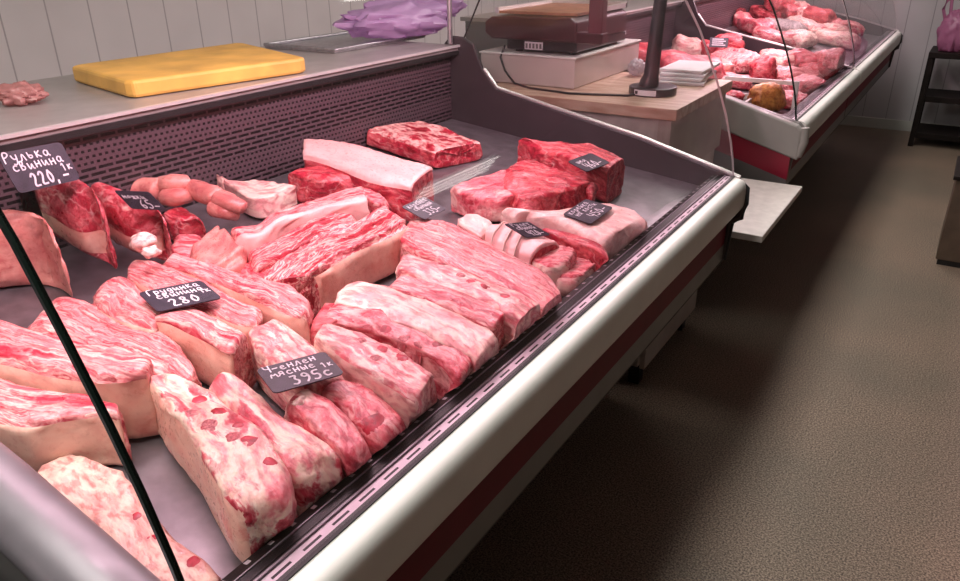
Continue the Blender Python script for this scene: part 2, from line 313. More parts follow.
def case(y0, y1, label, near='tube', glass=True, lit=True, panes=(), joint=False):
    e = empty('display_case', (-1.05, (y0 + y1) / 2, 0), label, 'display case', 'white refrigerated meat cases standing in one row')
    ya, yb = y0 + (.001 if near == 'plain' else .07), y1
    MB().prism_y([(-.625, .885), (-.625, .873), (-1.60, .99), (-1.60, deckz(-1.60))], ya, yb).build('tray', MAT['deck'], e)
    MB().prism_y([(-.578, .9295), (-.594, .9295), (-.612, .925), (-.628, .888), (-.628, .86), (-.578, .86)], ya, yb).build('gasket', MAT['gasket'], e)
    MB().box(-.5665, -.549, ya, yb, .86, .931).build('air_strip', MAT['airstrip'], e)
    MB().box(-.578, -.5665, ya, yb, .86, .9285).build('channel', MAT['black'], e)
    MB().box(-.5705, -.5675, ya, yb, .86, .9345).build('channel_lip', MAT['channel'], e)
    MB().box(-.5935, -.5915, ya, yb, .86, .931).build('gasket_lip', MAT['channel'], e)
    MB().box(-.549, -.5385, ya, yb, .86, .934).build('glass_holder', MAT['rubber'], e)
    MB().prism_y(BUMP, ya, yb).build('bumper', MAT['bumper'], e, smooth=True)
    MB().box(-.60, -.545, ya, yb, .708, .825).build('red_band', MAT['red'], e)
    MB().box(-.60, -.545, ya, yb, .652, .708).build('grey_band', MAT['grey'], e)
    MB().prism_y([(-.546, .652), (-.60, .55), (-.80, .36), (-1.3, .30), (-1.63, .30), (-1.63, .98), (-.62, .86), (-.60, .86), (-.60, .652)], ya, yb).build('underbody', MAT['under'], e)
    MB().prism_y([(-1.600, .99), (-1.600, 1.252), (-1.606, 1.252), (-1.606, .99)], ya, yb).build('back_grille', MAT['grille'], e)
    MB().box(-1.606, -1.562, ya, yb, 1.238, 1.2515).build('grille_lip', MAT['black'], e)
    w = MB().box(-2.18, -1.566, ya, yb, 1.252, 1.27).build('worktop', MAT['worktop'], e)
    MB().box(-1.566, -1.556, ya, yb, 1.264, 1.2715).build('worktop_edge', MAT['edge'], w)
    MB().box(-2.15, -1.63, ya, yb, .12, 1.252).build('rear_cabinet', MAT['grey'], e)
    MB().box(-1.9, -1.0, y0 + .2, y1 - .2, 0, .31).build('plinth', MAT['under'], e)
    # far end panel, with its pale top trim
    pt_ = .014
    if joint:
        pt_ = .016; ep = MB().prism_y(ENDTOP[:-2] + [(-.60, .948), (-.562, .936), (-.562, .80), (-.60, .55), (-.80, .36), (-1.3, .30), (-1.63, .30)], y1, y1 + pt_).build('end_panel', MAT['darkpanel'], e, bevel=.003)
    else: ep = end_panel(y1, y1 + pt_, e, MAT['darkpanel'])
    tr = MB(); tr.tube([(x, y1 + .007, z + .003) for x, z in ENDTOP[5:]], .007, 8); tr.build('trim', MAT['edge'], ep, smooth=True)
    if not joint: tr = MB(); tr.tube([(x + .001, y1 + .007, z) for x, z in [(-.535, .932)] + ENDBOT[:5]], .0055, 8); tr.build('corner_trim', MAT['rubber'], ep, smooth=True)
    if near == 'tube':
        ep = end_panel(y0, y0 + .068, e, MAT['grey'])
        tr = MB(); tr.tube([(x, y0 + .036, z + .004) for x, z in ENDTOP[4:-1]] + [(-.535, y0 + .036, .925)], .041, 18); tr.build('end_rail', MAT['tube'], ep, smooth=True)
    elif near == 'side':
        ep = end_panel(y0 + .03, y0 + .068, e, MAT['grey'])
        # sloping side bands: bumper, red and grey follow the slope of the end panel
        def sl(x, z): return z + (-.545 - x) * .29
        P = [(-.506, .0), (-.54, .0), (-1.55, .0)]
        mb = MB(); pr = []
        for z0, z1, nm, mt, th in ((.795, .93, 'side_bumper', 'shadebump', .0), (.70, .795, 'side_red_band', 'redside', .010), (.55, .70, 'side_grey_band', 'grey', .010)):
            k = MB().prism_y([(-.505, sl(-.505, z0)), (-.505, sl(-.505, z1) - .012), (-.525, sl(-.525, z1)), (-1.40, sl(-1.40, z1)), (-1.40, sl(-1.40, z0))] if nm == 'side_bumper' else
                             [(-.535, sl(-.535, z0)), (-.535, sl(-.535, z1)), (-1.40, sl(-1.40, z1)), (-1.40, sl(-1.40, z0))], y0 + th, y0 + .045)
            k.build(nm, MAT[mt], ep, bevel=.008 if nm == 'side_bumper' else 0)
        MB().tube([(-.50, y0 + .02, .915), (-.494, y0 + .016, .86), (-.51, y0 + .02, .80)], .018, 10).build('corner_cap', MAT['shadebump'], ep, smooth=True)
    if glass:
        off = glass_strip(GLASS, 0, 0)
        for (g0, g1) in (panes or ((y0 + (.06 if near != 'plain' else .004), y1),)):
            v = []; f = []; n = len(GLASS)
            for pr_, y in ((GLASS, g0), (GLASS, g1)): v += [(x, y, z) for x, z in pr_]
            f = [[i, i + 1, n + i + 1, n + i] for i in range(n - 1)]
            fg = obj('front_glass', v, f, MAT['glass'], e, smooth=True)
            for y in ((g0, g1) if g1 - g0 > 1 else (g0,)):
                MB().prism_y([(x, z) for x, z in GLASS] + [(x, z) for x, z in reversed(off)], y - (.0035 if y == g0 else .0015), y + (.0035 if y == g0 else .0015)).build('pane_edge', MAT['glassedge'] if y == g0 else MAT['edge'], fg)
        eg = [(-.545, .937)] + GLASS[1:] + [(-1.30, 1.645), (-1.40, 1.56), (-1.47, 1.423), (-1.535, 1.297), (-1.50, 1.275), (-1.46, 1.19), (-1.405, 1.13), (-.857, 1.019), (-.60, .95)]
        g = obj('end_glass', [(x, y1 - .004, z) for x, z in eg], [list(range(len(eg)))], MAT['glass'], e)
        MB().tube([(x, y1 - .004, z) for x, z in ((-1.30, 1.645), (-1.40, 1.56), (-1.47, 1.423), (-1.535, 1.297))], .003, 6).build('pane_edge', MAT['glassedge'], g)
        # canopy lamp under the top of the bent glass
        cn = MB().box(-1.34, -.99, y0 + .06, y1, 1.648, 1.672).build('canopy', MAT['lampbody'], e, bevel=.004)
        MB().tube([(-1.12, y0 + .12, 1.628), (-1.12, y1 - .06, 1.628)], .013, 10).build('lamp_tube', MAT['pinktube'], cn, smooth=True)
        for y in (y0 + .075, y1 - .02): MB().tube([(-1.33, y, 1.655), (-1.42, y, 1.655), (-1.53, y, 1.60), (-1.585, y, 1.45), (-1.585, y, 1.275)], .009, 8).build('canopy_bracket', MAT['steel'], cn, smooth=True)
        if lit:
            L = bpy.data.lights.new('case_lamp', 'AREA'); L.shape = 'RECTANGLE'; L.size = .10; L.size_y = (y1 - y0) - .25; L.color = (1, .66, .76); L.energy = LAMP * (y1 - y0)
            lo = bpy.data.objects.new('case_lamp', L); COL.objects.link(lo); lo.location = (-1.05, (y0 + y1) / 2, 1.61); lo.parent = cn; lo.matrix_parent_inverse = cn.matrix_world.inverted()
            lo.rotation_euler = (0, R(16), 0)
    return e
LAMP = 9.
case(.25, 2.33, 'white meat case filled with pork in the foreground')
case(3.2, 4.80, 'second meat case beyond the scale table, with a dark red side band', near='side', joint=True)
case(4.82, 7.05, 'far meat case reaching the end wall', near='plain')
case(-1.4, .18, 'neighbouring case at the lower left corner, only its grey end rail showing', glass=False)

# ------------------------------------------------------------------ meat
def crom(P, t):
    n = len(P) - 1; i = min(int(t * n), n - 1); u = t * n - i
    p0 = P[max(i - 1, 0)]; p1 = P[i]; p2 = P[i + 1]; p3 = P[min(i + 2, n)]
    return tuple(.5 * ((2 * b) + (-a + c) * u + (2 * a - 5 * b + 4 * c - d) * u * u + (-a + 3 * b - 3 * c + d) * u ** 3) for a, b, c, d in zip(p0, p1, p2, p3))
def fin_mesh(name, V, Fc, mc, seed, mat, parent=None, keep=None):
    if keep is not None:
        Fc = keep; used = sorted({i for f in Fc for i in f}); mp = {k: i for i, k in enumerate(used)}
        V = [V[k] for k in used]; mc = [mc[k] for k in used]; Fc = [[mp[i] for i in f] for f in Fc]
    me = bpy.data.meshes.new(name); me.from_pydata(V, [], Fc)
    a = me.attributes.new('mc', 'FLOAT_VECTOR', 'POINT')
    a.data.foreach_set('vector', [c for q in mc for c in q])
    s = me.attributes.new('seed', 'FLOAT', 'POINT'); s.data.foreach_set('value', [seed] * len(V))
    me.materials.append(mat); me.shade_smooth()
    o = bpy.data.objects.new(name, me); COL.objects.link(o)
    if parent: o.parent = parent
    return o
def slab(name, stations, mat, seed, rind=None, base=0., r0=.3, r1=.3, e=.34, bmp=.003, ridge=0., ribs=0., nu=46, nv=44, deck=deckz, ties=False, rindmat='tanskin', hl=None, crease=.0035, box=(.335, 2.31)):
    NC = 5
    rings = []
    st = [(s[0], s[1], s[2], s[3], s[4]) for s in stations]
    # fine samples, then arc length
    us = []
    for i in range(nu + 1):
        t = i / nu; us.append(.5 - .5 * math.cos(math.pi * t) if True else t)
    ctr = [crom(st, u) for u in us]
    L = [0.]
    for a, b in zip(ctr, ctr[1:]): L.append(L[-1] + math.hypot((a[0] + a[2] - b[0] - b[2]) / 2, (a[1] + a[3] - b[1] - b[3]) / 2))
    tot = L[-1]
    V = []; mc = []; sk = []
    def ring(q, s, f, cap=1.):
        lx, ly, rx, ry, h = q
        cx, cy = (lx + rx) / 2, (ly + ry) / 2; hx, hy = (lx - rx) / 2, (ly - ry) / 2; w = math.hypot(hx, hy)
        zb = deck(cx) + base + .003
        for j in range(nv):
            t = 2 * math.pi * j / nv; ct, sn = math.cos(t), math.sin(t)
            a = math.copysign(abs(ct) ** e, ct); b = .5 + .5 * math.copysign(abs(sn) ** e, sn)
            a *= 1.0 + .05 * (1 - b) - .03 * b
            a2 = a * f * cap; b2 = f * (.5 + (b - .5) * cap)
            x = cx + hx * a2; y = cy + hy * a2
            V.append(Vector((x, y, zb + (h - base) * b2 + (deck(x) - deck(cx)))))
            mc.append((s, a2 * w, b2 * (h - base))); sk.append((a2, b2))
    n_end = NC
    def dirn(q0, q1):
        d = Vector(((q1[0] + q1[2] - q0[0] - q0[2]), (q1[1] + q1[3] - q0[1] - q0[3]))); return d.normalized() if d.length > 1e-6 else Vector((1, 0))
    d0 = -dirn(ctr[0], ctr[3]); d1 = dirn(ctr[-4], ctr[-1])
    def endf(r): return .60 if r > .42 else .80 if r > .2 else .95
    for sc in (.04, .35, .65, .88): ring(ctr[0], 0, endf(r0), sc)
    for i, q in enumerate(ctr):
        s = L[i]; hh = (q[4] - base)
        f = 1.
        w = math.hypot(q[0] - q[2], q[1] - q[3]) / 2
        for r, dist in ((r0, s), (r1, tot - s)):
            rad = max(r * min(max(w, .03) * 1.6, tot * .5), 1e-4)
            if dist < rad: f = min(f, endf(r) + (1 - endf(r)) * math.sqrt(max(0, 1 - (1 - dist / rad) ** 2)))
        ring(q, s, f)
    for sc in (.88, .65, .35, .04): ring(ctr[-1], tot, endf(r1), sc)
    nr = len(V) // nv
    Fc = []
    for i in range(nr - 1):
        for j in range(nv): Fc.append([i * nv + j, i * nv + (j + 1) % nv, (i + 1) * nv + (j + 1) % nv, (i + 1) * nv + j])
    Fc.append([j for j in reversed(range(nv))]); Fc.append([(nr - 1) * nv + j for j in range(nv)])
    # surface relief
    me = bpy.data.meshes.new('tmp'); me.from_pydata(V, [], Fc); me.update()
    N = [v.normal.copy() for v in me.vertices]; bpy.data.meshes.remove(me)
    so = Vector((seed * 13.7, seed * 7.1, seed * 3.3))
    W = []
    for p, nrm, c, (a, b) in zip(V, N, mc, sk):
        q = Vector((c[0] * 14, c[1] * 24, c[2] * 24)) + so
        d = .007 * noise.noise(q * .42) + bmp * (noise.noise(q) + .5 * noise.noise(q * 2.6) + .25 * noise.noise(q * 6.1))
        cr = noise.noise(Vector((c[0] * 7, c[1] * 34, c[2] * 34)) + so)
        d -= crease * max(0, 1 - abs(cr) * 5) ** 2
        if ridge: d += ridge * math.sin(c[1] * 190 + 2 * noise.noise(q))
        if ribs and b > .6: d += ribs * math.sin(c[1] * 230 + 1.5 * noise.noise(q * .7)) * min(1, (1 - abs(a)) * 5)
        if ties:
            for tpos in (.22, .42, .62):
                d -= .009 * math.exp(-((c[0] / tot - tpos) / .022) ** 2)
        lo = p.z < deck(p.x) + base + .012
        p2 = p + nrm * (d if not lo else min(0, d) * .3)
        if box:
            p2.x = min(max(p2.x, -1.592), -.616 + min(.034, max(0, (p2.z - .925) * 1.2))); p2.y = min(max(p2.y, box[0]), box[1])
        W.append(p2)
    def skin_face(f):
        if len(f) != 4: return False
        i = f[0] // nv
        if i < 4 or i >= nr - 5: return rind in ('all', 'rim') and rind == 'all'
        a = sum(sk[k][0] for k in f) / 4; b = sum(sk[k][1] for k in f) / 4
        if rind == 'all': return True
        if rind == 'Lb': return a > .7 and b < .4
        if rind == 'L': return a > .80 and b < .9
        if rind == 'Lt': return a > .25
        if rind == 'T': return b > .80
        if rind == 'LT': return b > .80 or a > .8
        if rind == 'rim': return abs(a) > .88
        return False
    o = None
    if rind == 'all' or rind is None:
        o = fin_mesh(name, W, Fc, mc, seed, mat)
    else:
        ks = [f for f in Fc if skin_face(f)]; km = [f for f in Fc if not skin_face(f)]
        o = fin_mesh(name, W, Fc, mc, seed, mat, keep=km)
        ro = fin_mesh('fat_rim' if rind == 'rim' else 'rind', W, Fc, mc, seed, MM[rindmat], parent=o, keep=ks)
    if ties:
        for tpos in (.22, .42, .62):
            k = min(range(len(L)), key=lambda i: abs(L[i] / tot - tpos)) + 4
            pts = [W[k * nv + j] + N[k * nv + j] * .0005 for j in list(range(nv)) + [0]]
            MB().tube(pts, .0016, 6, caps=False).build('string', MAT['string'], o, smooth=True)
    return o
def blob(name, c, rad, mat, seed, parent=None, bmp=.15, nu=18, nv=12):
    V = [];  Fc = []; mc = []
    for i in range(nv + 1):
        th = math.pi * i / nv
        for j in range(nu):
            ph = 2 * math.pi * j / nu; d = Vector((math.sin(th) * math.cos(ph), math.sin(th) * math.sin(ph), math.cos(th)))
            k = 1 + bmp * noise.noise(d * 1.8 + Vector((seed * 5.1, seed * 2.2, 0))); V.append(Vector((c[0] + d.x * rad[0] * k, c[1] + d.y * rad[1] * k, c[2] + d.z * rad[2] * k))); mc.append((d.x * rad[0], d.y * rad[1], d.z * rad[2]))
    for i in range(nv):
        for j in range(nu): Fc.append([i * nu + j, (i + 1) * nu + j, (i + 1) * nu + (j + 1) % nu, i * nu + (j + 1) % nu])
    o = fin_mesh(name, V, Fc, mc, seed, mat, parent); return o

from mathutils.bvhtree import BVHTree
def spot(name, par, x, y, r, mat, seed):
    vs = [tuple(v.co) for v in par.data.vertices]; fs = [tuple(p.vertices) for p in par.data.polygons]
    for ch in par.children:
        n = len(vs); vs += [tuple(v.co) for v in ch.data.vertices]; fs += [tuple(n + q for q in p.vertices) for p in ch.data.polygons]
    bv = BVHTree.FromPolygons(vs, fs); rings, n = 6, 20; V = []; mc = []; Fc = []
    ang = seed * 2.1
    for i in range(rings + 1):
        for j in range(n):
            a = 2 * math.pi * j / n; k = r * (i / rings) * (1 + .35 * noise.noise(Vector((math.cos(a) * 1.3 + seed, math.sin(a) * 1.3, seed * 3))))
            px, py = k * math.cos(a) * 1.05, k * math.sin(a) * .95
            X, Y = x + px * math.cos(ang) - py * math.sin(ang), y + px * math.sin(ang) + py * math.cos(ang)
            hit = bv.ray_cast(Vector((X, Y, 1.6)), Vector((0, 0, -1)))[0]
            z = hit.z if hit else (V[-1].z if V else 1.)
            V.append(Vector((X, Y, z + .0014 * (1 - (i / rings) ** 3) - .0006))); mc.append((px, py, 0))
    for i in range(rings):
        for j in range(n): Fc.append([i * n + j, (i + 1) * n + j, (i + 1) * n + (j + 1) % n, i * n + (j + 1) % n])
    return fin_mesh(name, V, Fc, mc, seed, mat, par)
MEATS=[('pork_shank', 'pale skin-covered pork shank at the left edge, lying below the 220 price card', 'pork shanks at the left of the case', 'skin', 'all', 0.0,
  [(-1.504, 0.5477, -1.5942, 0.6315, 0.15), (-1.498, 0.6116, -1.5319, 0.6727, 0.15), (-1.4739, 0.6613, -1.4866, 0.6969, 0.15), (-1.4598, 0.6972, -1.4153, 0.6933, 0.15), (-1.4549, 0.7253, -1.3391, 0.6675, 0.15)], [],
  {'bump': 0.004, 'e': 0.9, 'hl': 0.03, 'r0': 0.5, 'r1': 0.6}),
 ('pork_shank', 'cut pork shank showing a round red face ringed by skin under the 220 card', 'pork shanks at the left of the case', 'shank', 'Lb', 0.03,
  [(-1.7399, 0.7404, -1.637, 0.75, 0.19), (-1.6857, 0.7786, -1.6024, 0.7962, 0.19), (-1.5568, 0.7713, -1.5433, 0.8242, 0.19), (-1.4372, 0.7645, -1.4653, 0.8216, 0.19), (-1.4191, 0.8143, -1.3387, 0.7622, 0.19)], [],
  {'e': 0.95, 'hl': 0.07, 'r0': 0.6, 'r1': 0.6}),
 ('pork_shank', 'cut pork shank with a knobby white bone end, right of the 220 card', 'pork shanks at the left of the case', 'shank', 'Lb', 0.02,
  [(-1.5941, 0.8769, -1.5358, 0.8744, 0.14), (-1.4895, 0.8537, -1.4973, 0.9143, 0.14), (-1.4021, 0.8487, -1.4169, 0.9139, 0.14), (-1.3674, 0.8811, -1.3355, 0.8882, 0.14), (-1.407, 0.932, -1.2805, 0.8574, 0.14)],
  [(-1.2381, 0.7701, 1.1026, 0.024, 1), (-1.1946, 0.7525, 1.0974, 0.016, 1)], {'e': 0.95, 'hl': 0.03, 'r0': 0.6, 'r1': 0.6}),
 ('pork_flap', 'flat pale fatty flap of pork against the back grille', 'fatty pork trimmings', 'fat', None, 0.0,
  [(-1.6217, 1.2404, -1.5558, 1.2173, 0.06), (-1.4958, 1.2015, -1.5376, 1.2468, 0.06), (-1.4001, 1.1976, -1.4845, 1.292, 0.06), (-1.4073, 1.3289, -1.4246, 1.3029, 0.06)], [], {'hl': 0.02, 'r0': 0.3, 'r1': 0.3}),
 ('pork_scrap', 'small red scrap of pork tucked under the pair of trotters', 'small pork scraps', 'lean', None, 0.0,
  [(-1.5186, 0.9982, -1.5057, 1.0255, 0.055), (-1.4473, 0.9752, -1.4824, 1.0403, 0.055), (-1.4204, 1.0308, -1.3918, 1.0243, 0.055)], [], {'hl': 0.01, 'r0': 0.5, 'r1': 0.5}),
 ('pork_scrap', 'crumbly pink pork scrap between the bone-end shank and the folded skin', 'small pork scraps', 'loin', None, 0.0,
  [(-1.3245, 0.8742, -1.3816, 0.9289, 0.06), (-1.2797, 0.8778, -1.3632, 0.9609, 0.06), (-1.2745, 0.9213, -1.3249, 0.969, 0.06)], [], {'r0': 0.5, 'r1': 0.5}),
 ('pork_belly', 'rolled end of pork belly with ridged skin folds below the trotters', 'pork belly slabs in the near case', 'skin', 'all', 0.0,
  [(-1.2353, 0.8565, -1.1773, 0.8326, 0.095), (-1.269, 0.9289, -1.1255, 0.8575, 0.095), (-1.2997, 0.992, -1.1407, 0.9266, 0.095)], [], {'r0': 0.4, 'r1': 0.3, 'ridge': 0.005}),
 ('pork_belly', 'long wavy strip of skin-on pork belly across the middle of the case', 'pork belly slabs in the near case', 'belly', 'Lt', 0.0,
  [(-1.1826, 0.9407, -1.2601, 0.9835, 0.105), (-1.1571, 0.9649, -1.2231, 1.0269, 0.105), (-1.1647, 1.005, -1.2406, 1.0782, 0.105), (-1.1845, 1.0646, -1.2323, 1.1182, 0.105), (-1.1647, 1.1612, -1.2338, 1.236, 0.105),
   (-1.1452, 1.2298, -1.2229, 1.3118, 0.105), (-1.1245, 1.2762, -1.2073, 1.3568, 0.105)],
  [], {'nu': 60, 'r0': 0.4, 'r1': 0.1}),
 ('rib_slab', 'narrow rib strip with a pale fat edge, below the wavy skin-on belly', 'pork rib slabs', 'rib', None, 0.0,
  [(-1.0938, 0.8966, -1.1702, 0.9467, 0.085), (-1.1002, 0.9997, -1.1627, 1.0337, 0.085), (-1.103, 1.0978, -1.1791, 1.1739, 0.085), (-1.0965, 1.2154, -1.1744, 1.2787, 0.085)], [], {'r0': 0.3, 'r1': 0.4}),
 ('rib_slab', 'wide striped rib slab with a thick skin-side edge in the middle of the case', 'pork rib slabs', 'rib', 'L', 0.0,
  [(-0.9852, 1.2498, -1.1007, 1.309, 0.1), (-0.9785, 1.1723, -1.0857, 1.1773, 0.1), (-0.9861, 1.0752, -1.0843, 1.0494, 0.1), (-0.976, 0.9847, -1.0656, 0.94, 0.1), (-0.9739, 0.9482, -1.03, 0.8493, 0.1)], [],
  {'hl': 0.06, 'r0': 0.2, 'r1': 0.2, 'ribs': 0.005}),
 ('pork_scrap', 'red scrap of pork at the lower end of the striped rib slabs', 'small pork scraps', 'lean', None, 0.0,
  [(-1.1463, 0.887, -1.1662, 0.9412, 0.075), (-1.0732, 0.8857, -1.1028, 0.9508, 0.075), (-0.9735, 0.8905, -1.0064, 0.9352, 0.075)], [], {'r0': 0.5, 'r1': 0.5}),
 ('pork_scrap', 'round pink end of pork between the 280 group and the bone-spotted loins', 'small pork scraps', 'lean', None, 0.0,
  [(-0.8751, 0.8141, -0.9241, 0.8919, 0.08), (-0.8488, 0.8282, -0.9047, 0.9192, 0.08), (-0.8464, 0.8747, -0.9011, 0.9428, 0.08)], [], {'r0': 0.5, 'r1': 0.5}),
 ('pork_belly', 'curled belly with a thick rounded skin rim, left of the 280 price card', 'pork belly slabs in the near case', 'belly', 'L', 0.0,
  [(-1.2076, 0.6274, -1.2721, 0.6898, 0.095), (-1.1599, 0.6102, -1.246, 0.7245, 0.095), (-1.1063, 0.6138, -1.1691, 0.7057, 0.095), (-1.0456, 0.6331, -1.0952, 0.6946, 0.095)], [], {'e': 0.7, 'r0': 0.6, 'r1': 0.2}),
 ('pork_belly', 'belly block with a broad tan skin face standing under the 280 price card', 'pork belly slabs in the near case', 'belly', 'L', 0.0,
  [(-1.0585, 0.6413, -1.0759, 0.7062, 0.105), (-1.0247, 0.6538, -1.025, 0.7146, 0.105), (-0.9556, 0.6567, -0.9679, 0.7162, 0.105), (-0.8864, 0.6546, -0.9061, 0.7073, 0.105)], [], {'r0': 0.3, 'r1': 0.1}),
 ('pork_belly', 'belly strip ending in a small tan skin roll right of the 280 card', 'pork belly slabs in the near case', 'belly', 'L', 0.0,
  [(-1.232, 0.7104, -1.2803, 0.7661, 0.095), (-1.1346, 0.7168, -1.2025, 0.7866, 0.095), (-1.0258, 0.7238, -1.1032, 0.7959, 0.095), (-0.9587, 0.7297, -1.019, 0.7908, 0.095), (-0.9269, 0.7487, -0.9609, 0.7901, 0.095)], [],
  {'r0': 0.3, 'r1': 0.3}),
 ('pork_belly', 'belly strip with a tied wrinkled skin end, farthest from us of the 280 group', 'pork belly slabs in the near case', 'belly', 'L', 0.0,
  [(-1.2209, 0.7842, -1.2466, 0.8313, 0.1), (-1.1237, 0.796, -1.164, 0.8485, 0.1), (-1.0216, 0.8056, -1.0636, 0.8562, 0.1), (-0.9201, 0.8006, -0.9872, 0.8775, 0.1), (-0.873, 0.8149, -0.9134, 0.8678, 0.1)], [],
  {'r0': 0.3, 'r1': 0.3}),
 ('pork_belly', 'thin streaky belly slice lying uppermost of the left foreground pile', 'pork belly slabs in the near case', 'belly', None, 0.0,
  [(-1.2161, 0.5104, -1.2765, 0.6124, 0.08), (-1.1452, 0.5239, -1.2245, 0.6348, 0.08), (-1.058, 0.538, -1.1293, 0.6454, 0.08), (-0.9614, 0.5626, -1.0289, 0.6516, 0.08), (-0.894, 0.5816, -0.9159, 0.6146, 0.08)], [],
  {'r0': 0.3, 'r1': 0.3}),
 ('pork_belly', 'long belly with a tall orange skin end face in the left foreground', 'pork belly slabs in the near case', 'belly', 'L', 0.0,
  [(-1.1714, 0.3919, -1.2791, 0.4667, 0.115), (-1.0832, 0.4259, -1.1801, 0.4959, 0.115), (-1.0031, 0.454, -1.0909, 0.5186, 0.115), (-0.9455, 0.4925, -1.0071, 0.5386, 0.115), (-0.9193, 0.5304, -0.9458, 0.5553, 0.115)],
  [], {'r0': 0.2, 'r1': 0.1}),
 ('pork_belly', 'belly with a ragged skin edge beside the grey end rail at lower left', 'pork belly slabs in the near case', 'belly', 'L', 0.0,
  [(-1.0465, 0.3361, -1.1559, 0.3976, 0.095), (-0.994, 0.3597, -1.095, 0.4156, 0.095), (-0.9612, 0.3781, -1.0358, 0.4393, 0.095), (-0.9415, 0.4103, -0.9878, 0.4602, 0.095), (-0.9152, 0.4485, -0.9403, 0.4748, 0.095),
   (-0.8894, 0.461, -0.918, 0.4811, 0.095)],
  [], {'r0': 0.2, 'r1': 0.2}),
 ('pork_flap', 'ragged pale fat flap lying along the grey end rail at the bottom of the photo', 'fatty pork trimmings', 'fatpink', None, 0.0,
  [(-0.9504, 0.3598, -0.9431, 0.4116, 0.04), (-0.8134, 0.342, -0.8687, 0.4243, 0.04), (-0.7011, 0.3309, -0.7495, 0.4059, 0.04), (-0.6177, 0.3205, -0.6126, 0.3885, 0.04)],
  [(-0.7718, 0.3899, 0.9466, 0.008, 0), (-0.7281, 0.3818, 0.9414, 0.007, 0), (-0.6586, 0.3859, 0.933, 0.01, 0)], {'bump': 0.006, 'r0': 0.3, 'r1': 0.3}),
 ('pork_loin', 'large fatty loin block in the foreground nearest the bare steel tray', 'bone-in loin pieces along the front edge', 'loincream', 'L', 0.0,
  [(-0.9359, 0.536, -0.8951, 0.5733, 0.105), (-0.8673, 0.5127, -0.837, 0.5791, 0.105), (-0.7906, 0.4917, -0.7676, 0.5688, 0.105), (-0.717, 0.4614, -0.7018, 0.5546, 0.105), (-0.656, 0.4386, -0.6307, 0.5204, 0.105),
   (-0.6226, 0.4337, -0.5835, 0.4814, 0.105)],
  [(-0.8254, 0.5471, 1.0181, 0.012, 0), (-0.7816, 0.5446, 1.0128, 0.013, 0), (-0.8046, 0.5229, 1.0155, 0.012, 2), (-0.7656, 0.5155, 1.0109, 0.013, 2), (-0.7372, 0.5385, 1.0075, 0.01, 0),
   (-0.7014, 0.5248, 1.0032, 0.012, 0), (-0.6506, 0.5129, 0.9971, 0.011, 0), (-0.7245, 0.5167, 1.0059, 0.012, 2)],
  {'hl': 0.07, 'r0': 0.15, 'r1': 0.35}),
 ('pork_loin', 'loin strip with a long pale fat rib edge, second from the near end', 'bone-in loin pieces along the front edge', 'loincream', None, 0.0,
  [(-0.8579, 0.5803, -0.8644, 0.639, 0.095), (-0.7867, 0.5588, -0.8013, 0.6305, 0.095), (-0.7122, 0.5411, -0.7161, 0.6163, 0.095), (-0.6638, 0.5286, -0.646, 0.6103, 0.095), (-0.6202, 0.5152, -0.5941, 0.5964, 0.095)], [],
  {'e': 0.6, 'r0': 0.2, 'r1': 0.6}),
 ('pork_loin', 'loin piece with a yellowish fat knob at its top, directly below the 395 card', 'bone-in loin pieces along the front edge', 'loin', None, 0.0,
  [(-0.7511, 0.6268, -0.7553, 0.668, 0.09), (-0.7029, 0.618, -0.7148, 0.6851, 0.09), (-0.6371, 0.6039, -0.6535, 0.6729, 0.09), (-0.5851, 0.5934, -0.5876, 0.6381, 0.09)], [(-0.7281, 0.6447, 0.9914, 0.012, 1)],
  {'e': 0.7, 'r0': 0.5, 'r1': 0.4}),
 ('pork_loin', 'loin piece with a dark red round eye at its end, right below the 395 card', 'bone-in loin pieces along the front edge', 'loin', None, 0.0,
  [(-0.7441, 0.6891, -0.7444, 0.7439, 0.08), (-0.6991, 0.684, -0.6992, 0.7534, 0.08), (-0.6377, 0.6642, -0.6391, 0.7427, 0.08), (-0.5872, 0.6542, -0.5905, 0.7261, 0.08)], [(-0.6261, 0.6845, 0.9691, 0.02, 0)],
  {'e': 0.7, 'r0': 0.4, 'r1': 0.4}),
 ('pork_loin', 'short loin piece with a clean white fat side above the 395 price card', 'bone-in loin pieces along the front edge', 'loinfat', None, 0.0,
  [(-0.9235, 0.7249, -0.9191, 0.7885, 0.09), (-0.8771, 0.7009, -0.8683, 0.7892, 0.09), (-0.8198, 0.6863, -0.7898, 0.7674, 0.09), (-0.7503, 0.6755, -0.7244, 0.7413, 0.09)], [], {'r0': 0.2, 'r1': 0.4}),
 ('pork_loin', 'chop loin with thick pale fat side and red bone spots, right of 395 card', 'bone-in loin pieces along the front edge', 'loinfat', 'L', 0.0,
  [(-0.8282, 0.7771, -0.8379, 0.8191, 0.1), (-0.7442, 0.7629, -0.765, 0.8398, 0.1), (-0.6613, 0.7507, -0.6842, 0.8444, 0.1), (-0.5911, 0.7433, -0.6133, 0.8292, 0.1)],
  [(-0.7124, 0.8199, 0.9995, 0.012, 0), (-0.6746, 0.8213, 0.9949, 0.013, 0), (-0.7517, 0.814, 1.0042, 0.01, 2), (-0.7045, 0.7922, 0.9985, 0.011, 2)], {'r0': 0.3, 'r1': 0.15}),
 ('pork_loin', 'flat loin cut with reddish bone spots, behind the three-spot chop loin', 'bone-in loin pieces along the front edge', 'loin', None, 0.0,
  [(-0.879, 0.844, -0.8997, 0.9115, 0.085), (-0.7994, 0.8686, -0.8168, 0.9456, 0.085), (-0.7135, 0.8789, -0.7322, 0.9538, 0.085), (-0.6331, 0.868, -0.6398, 0.9378, 0.085), (-0.5839, 0.8504, -0.6007, 0.9185, 0.085)],
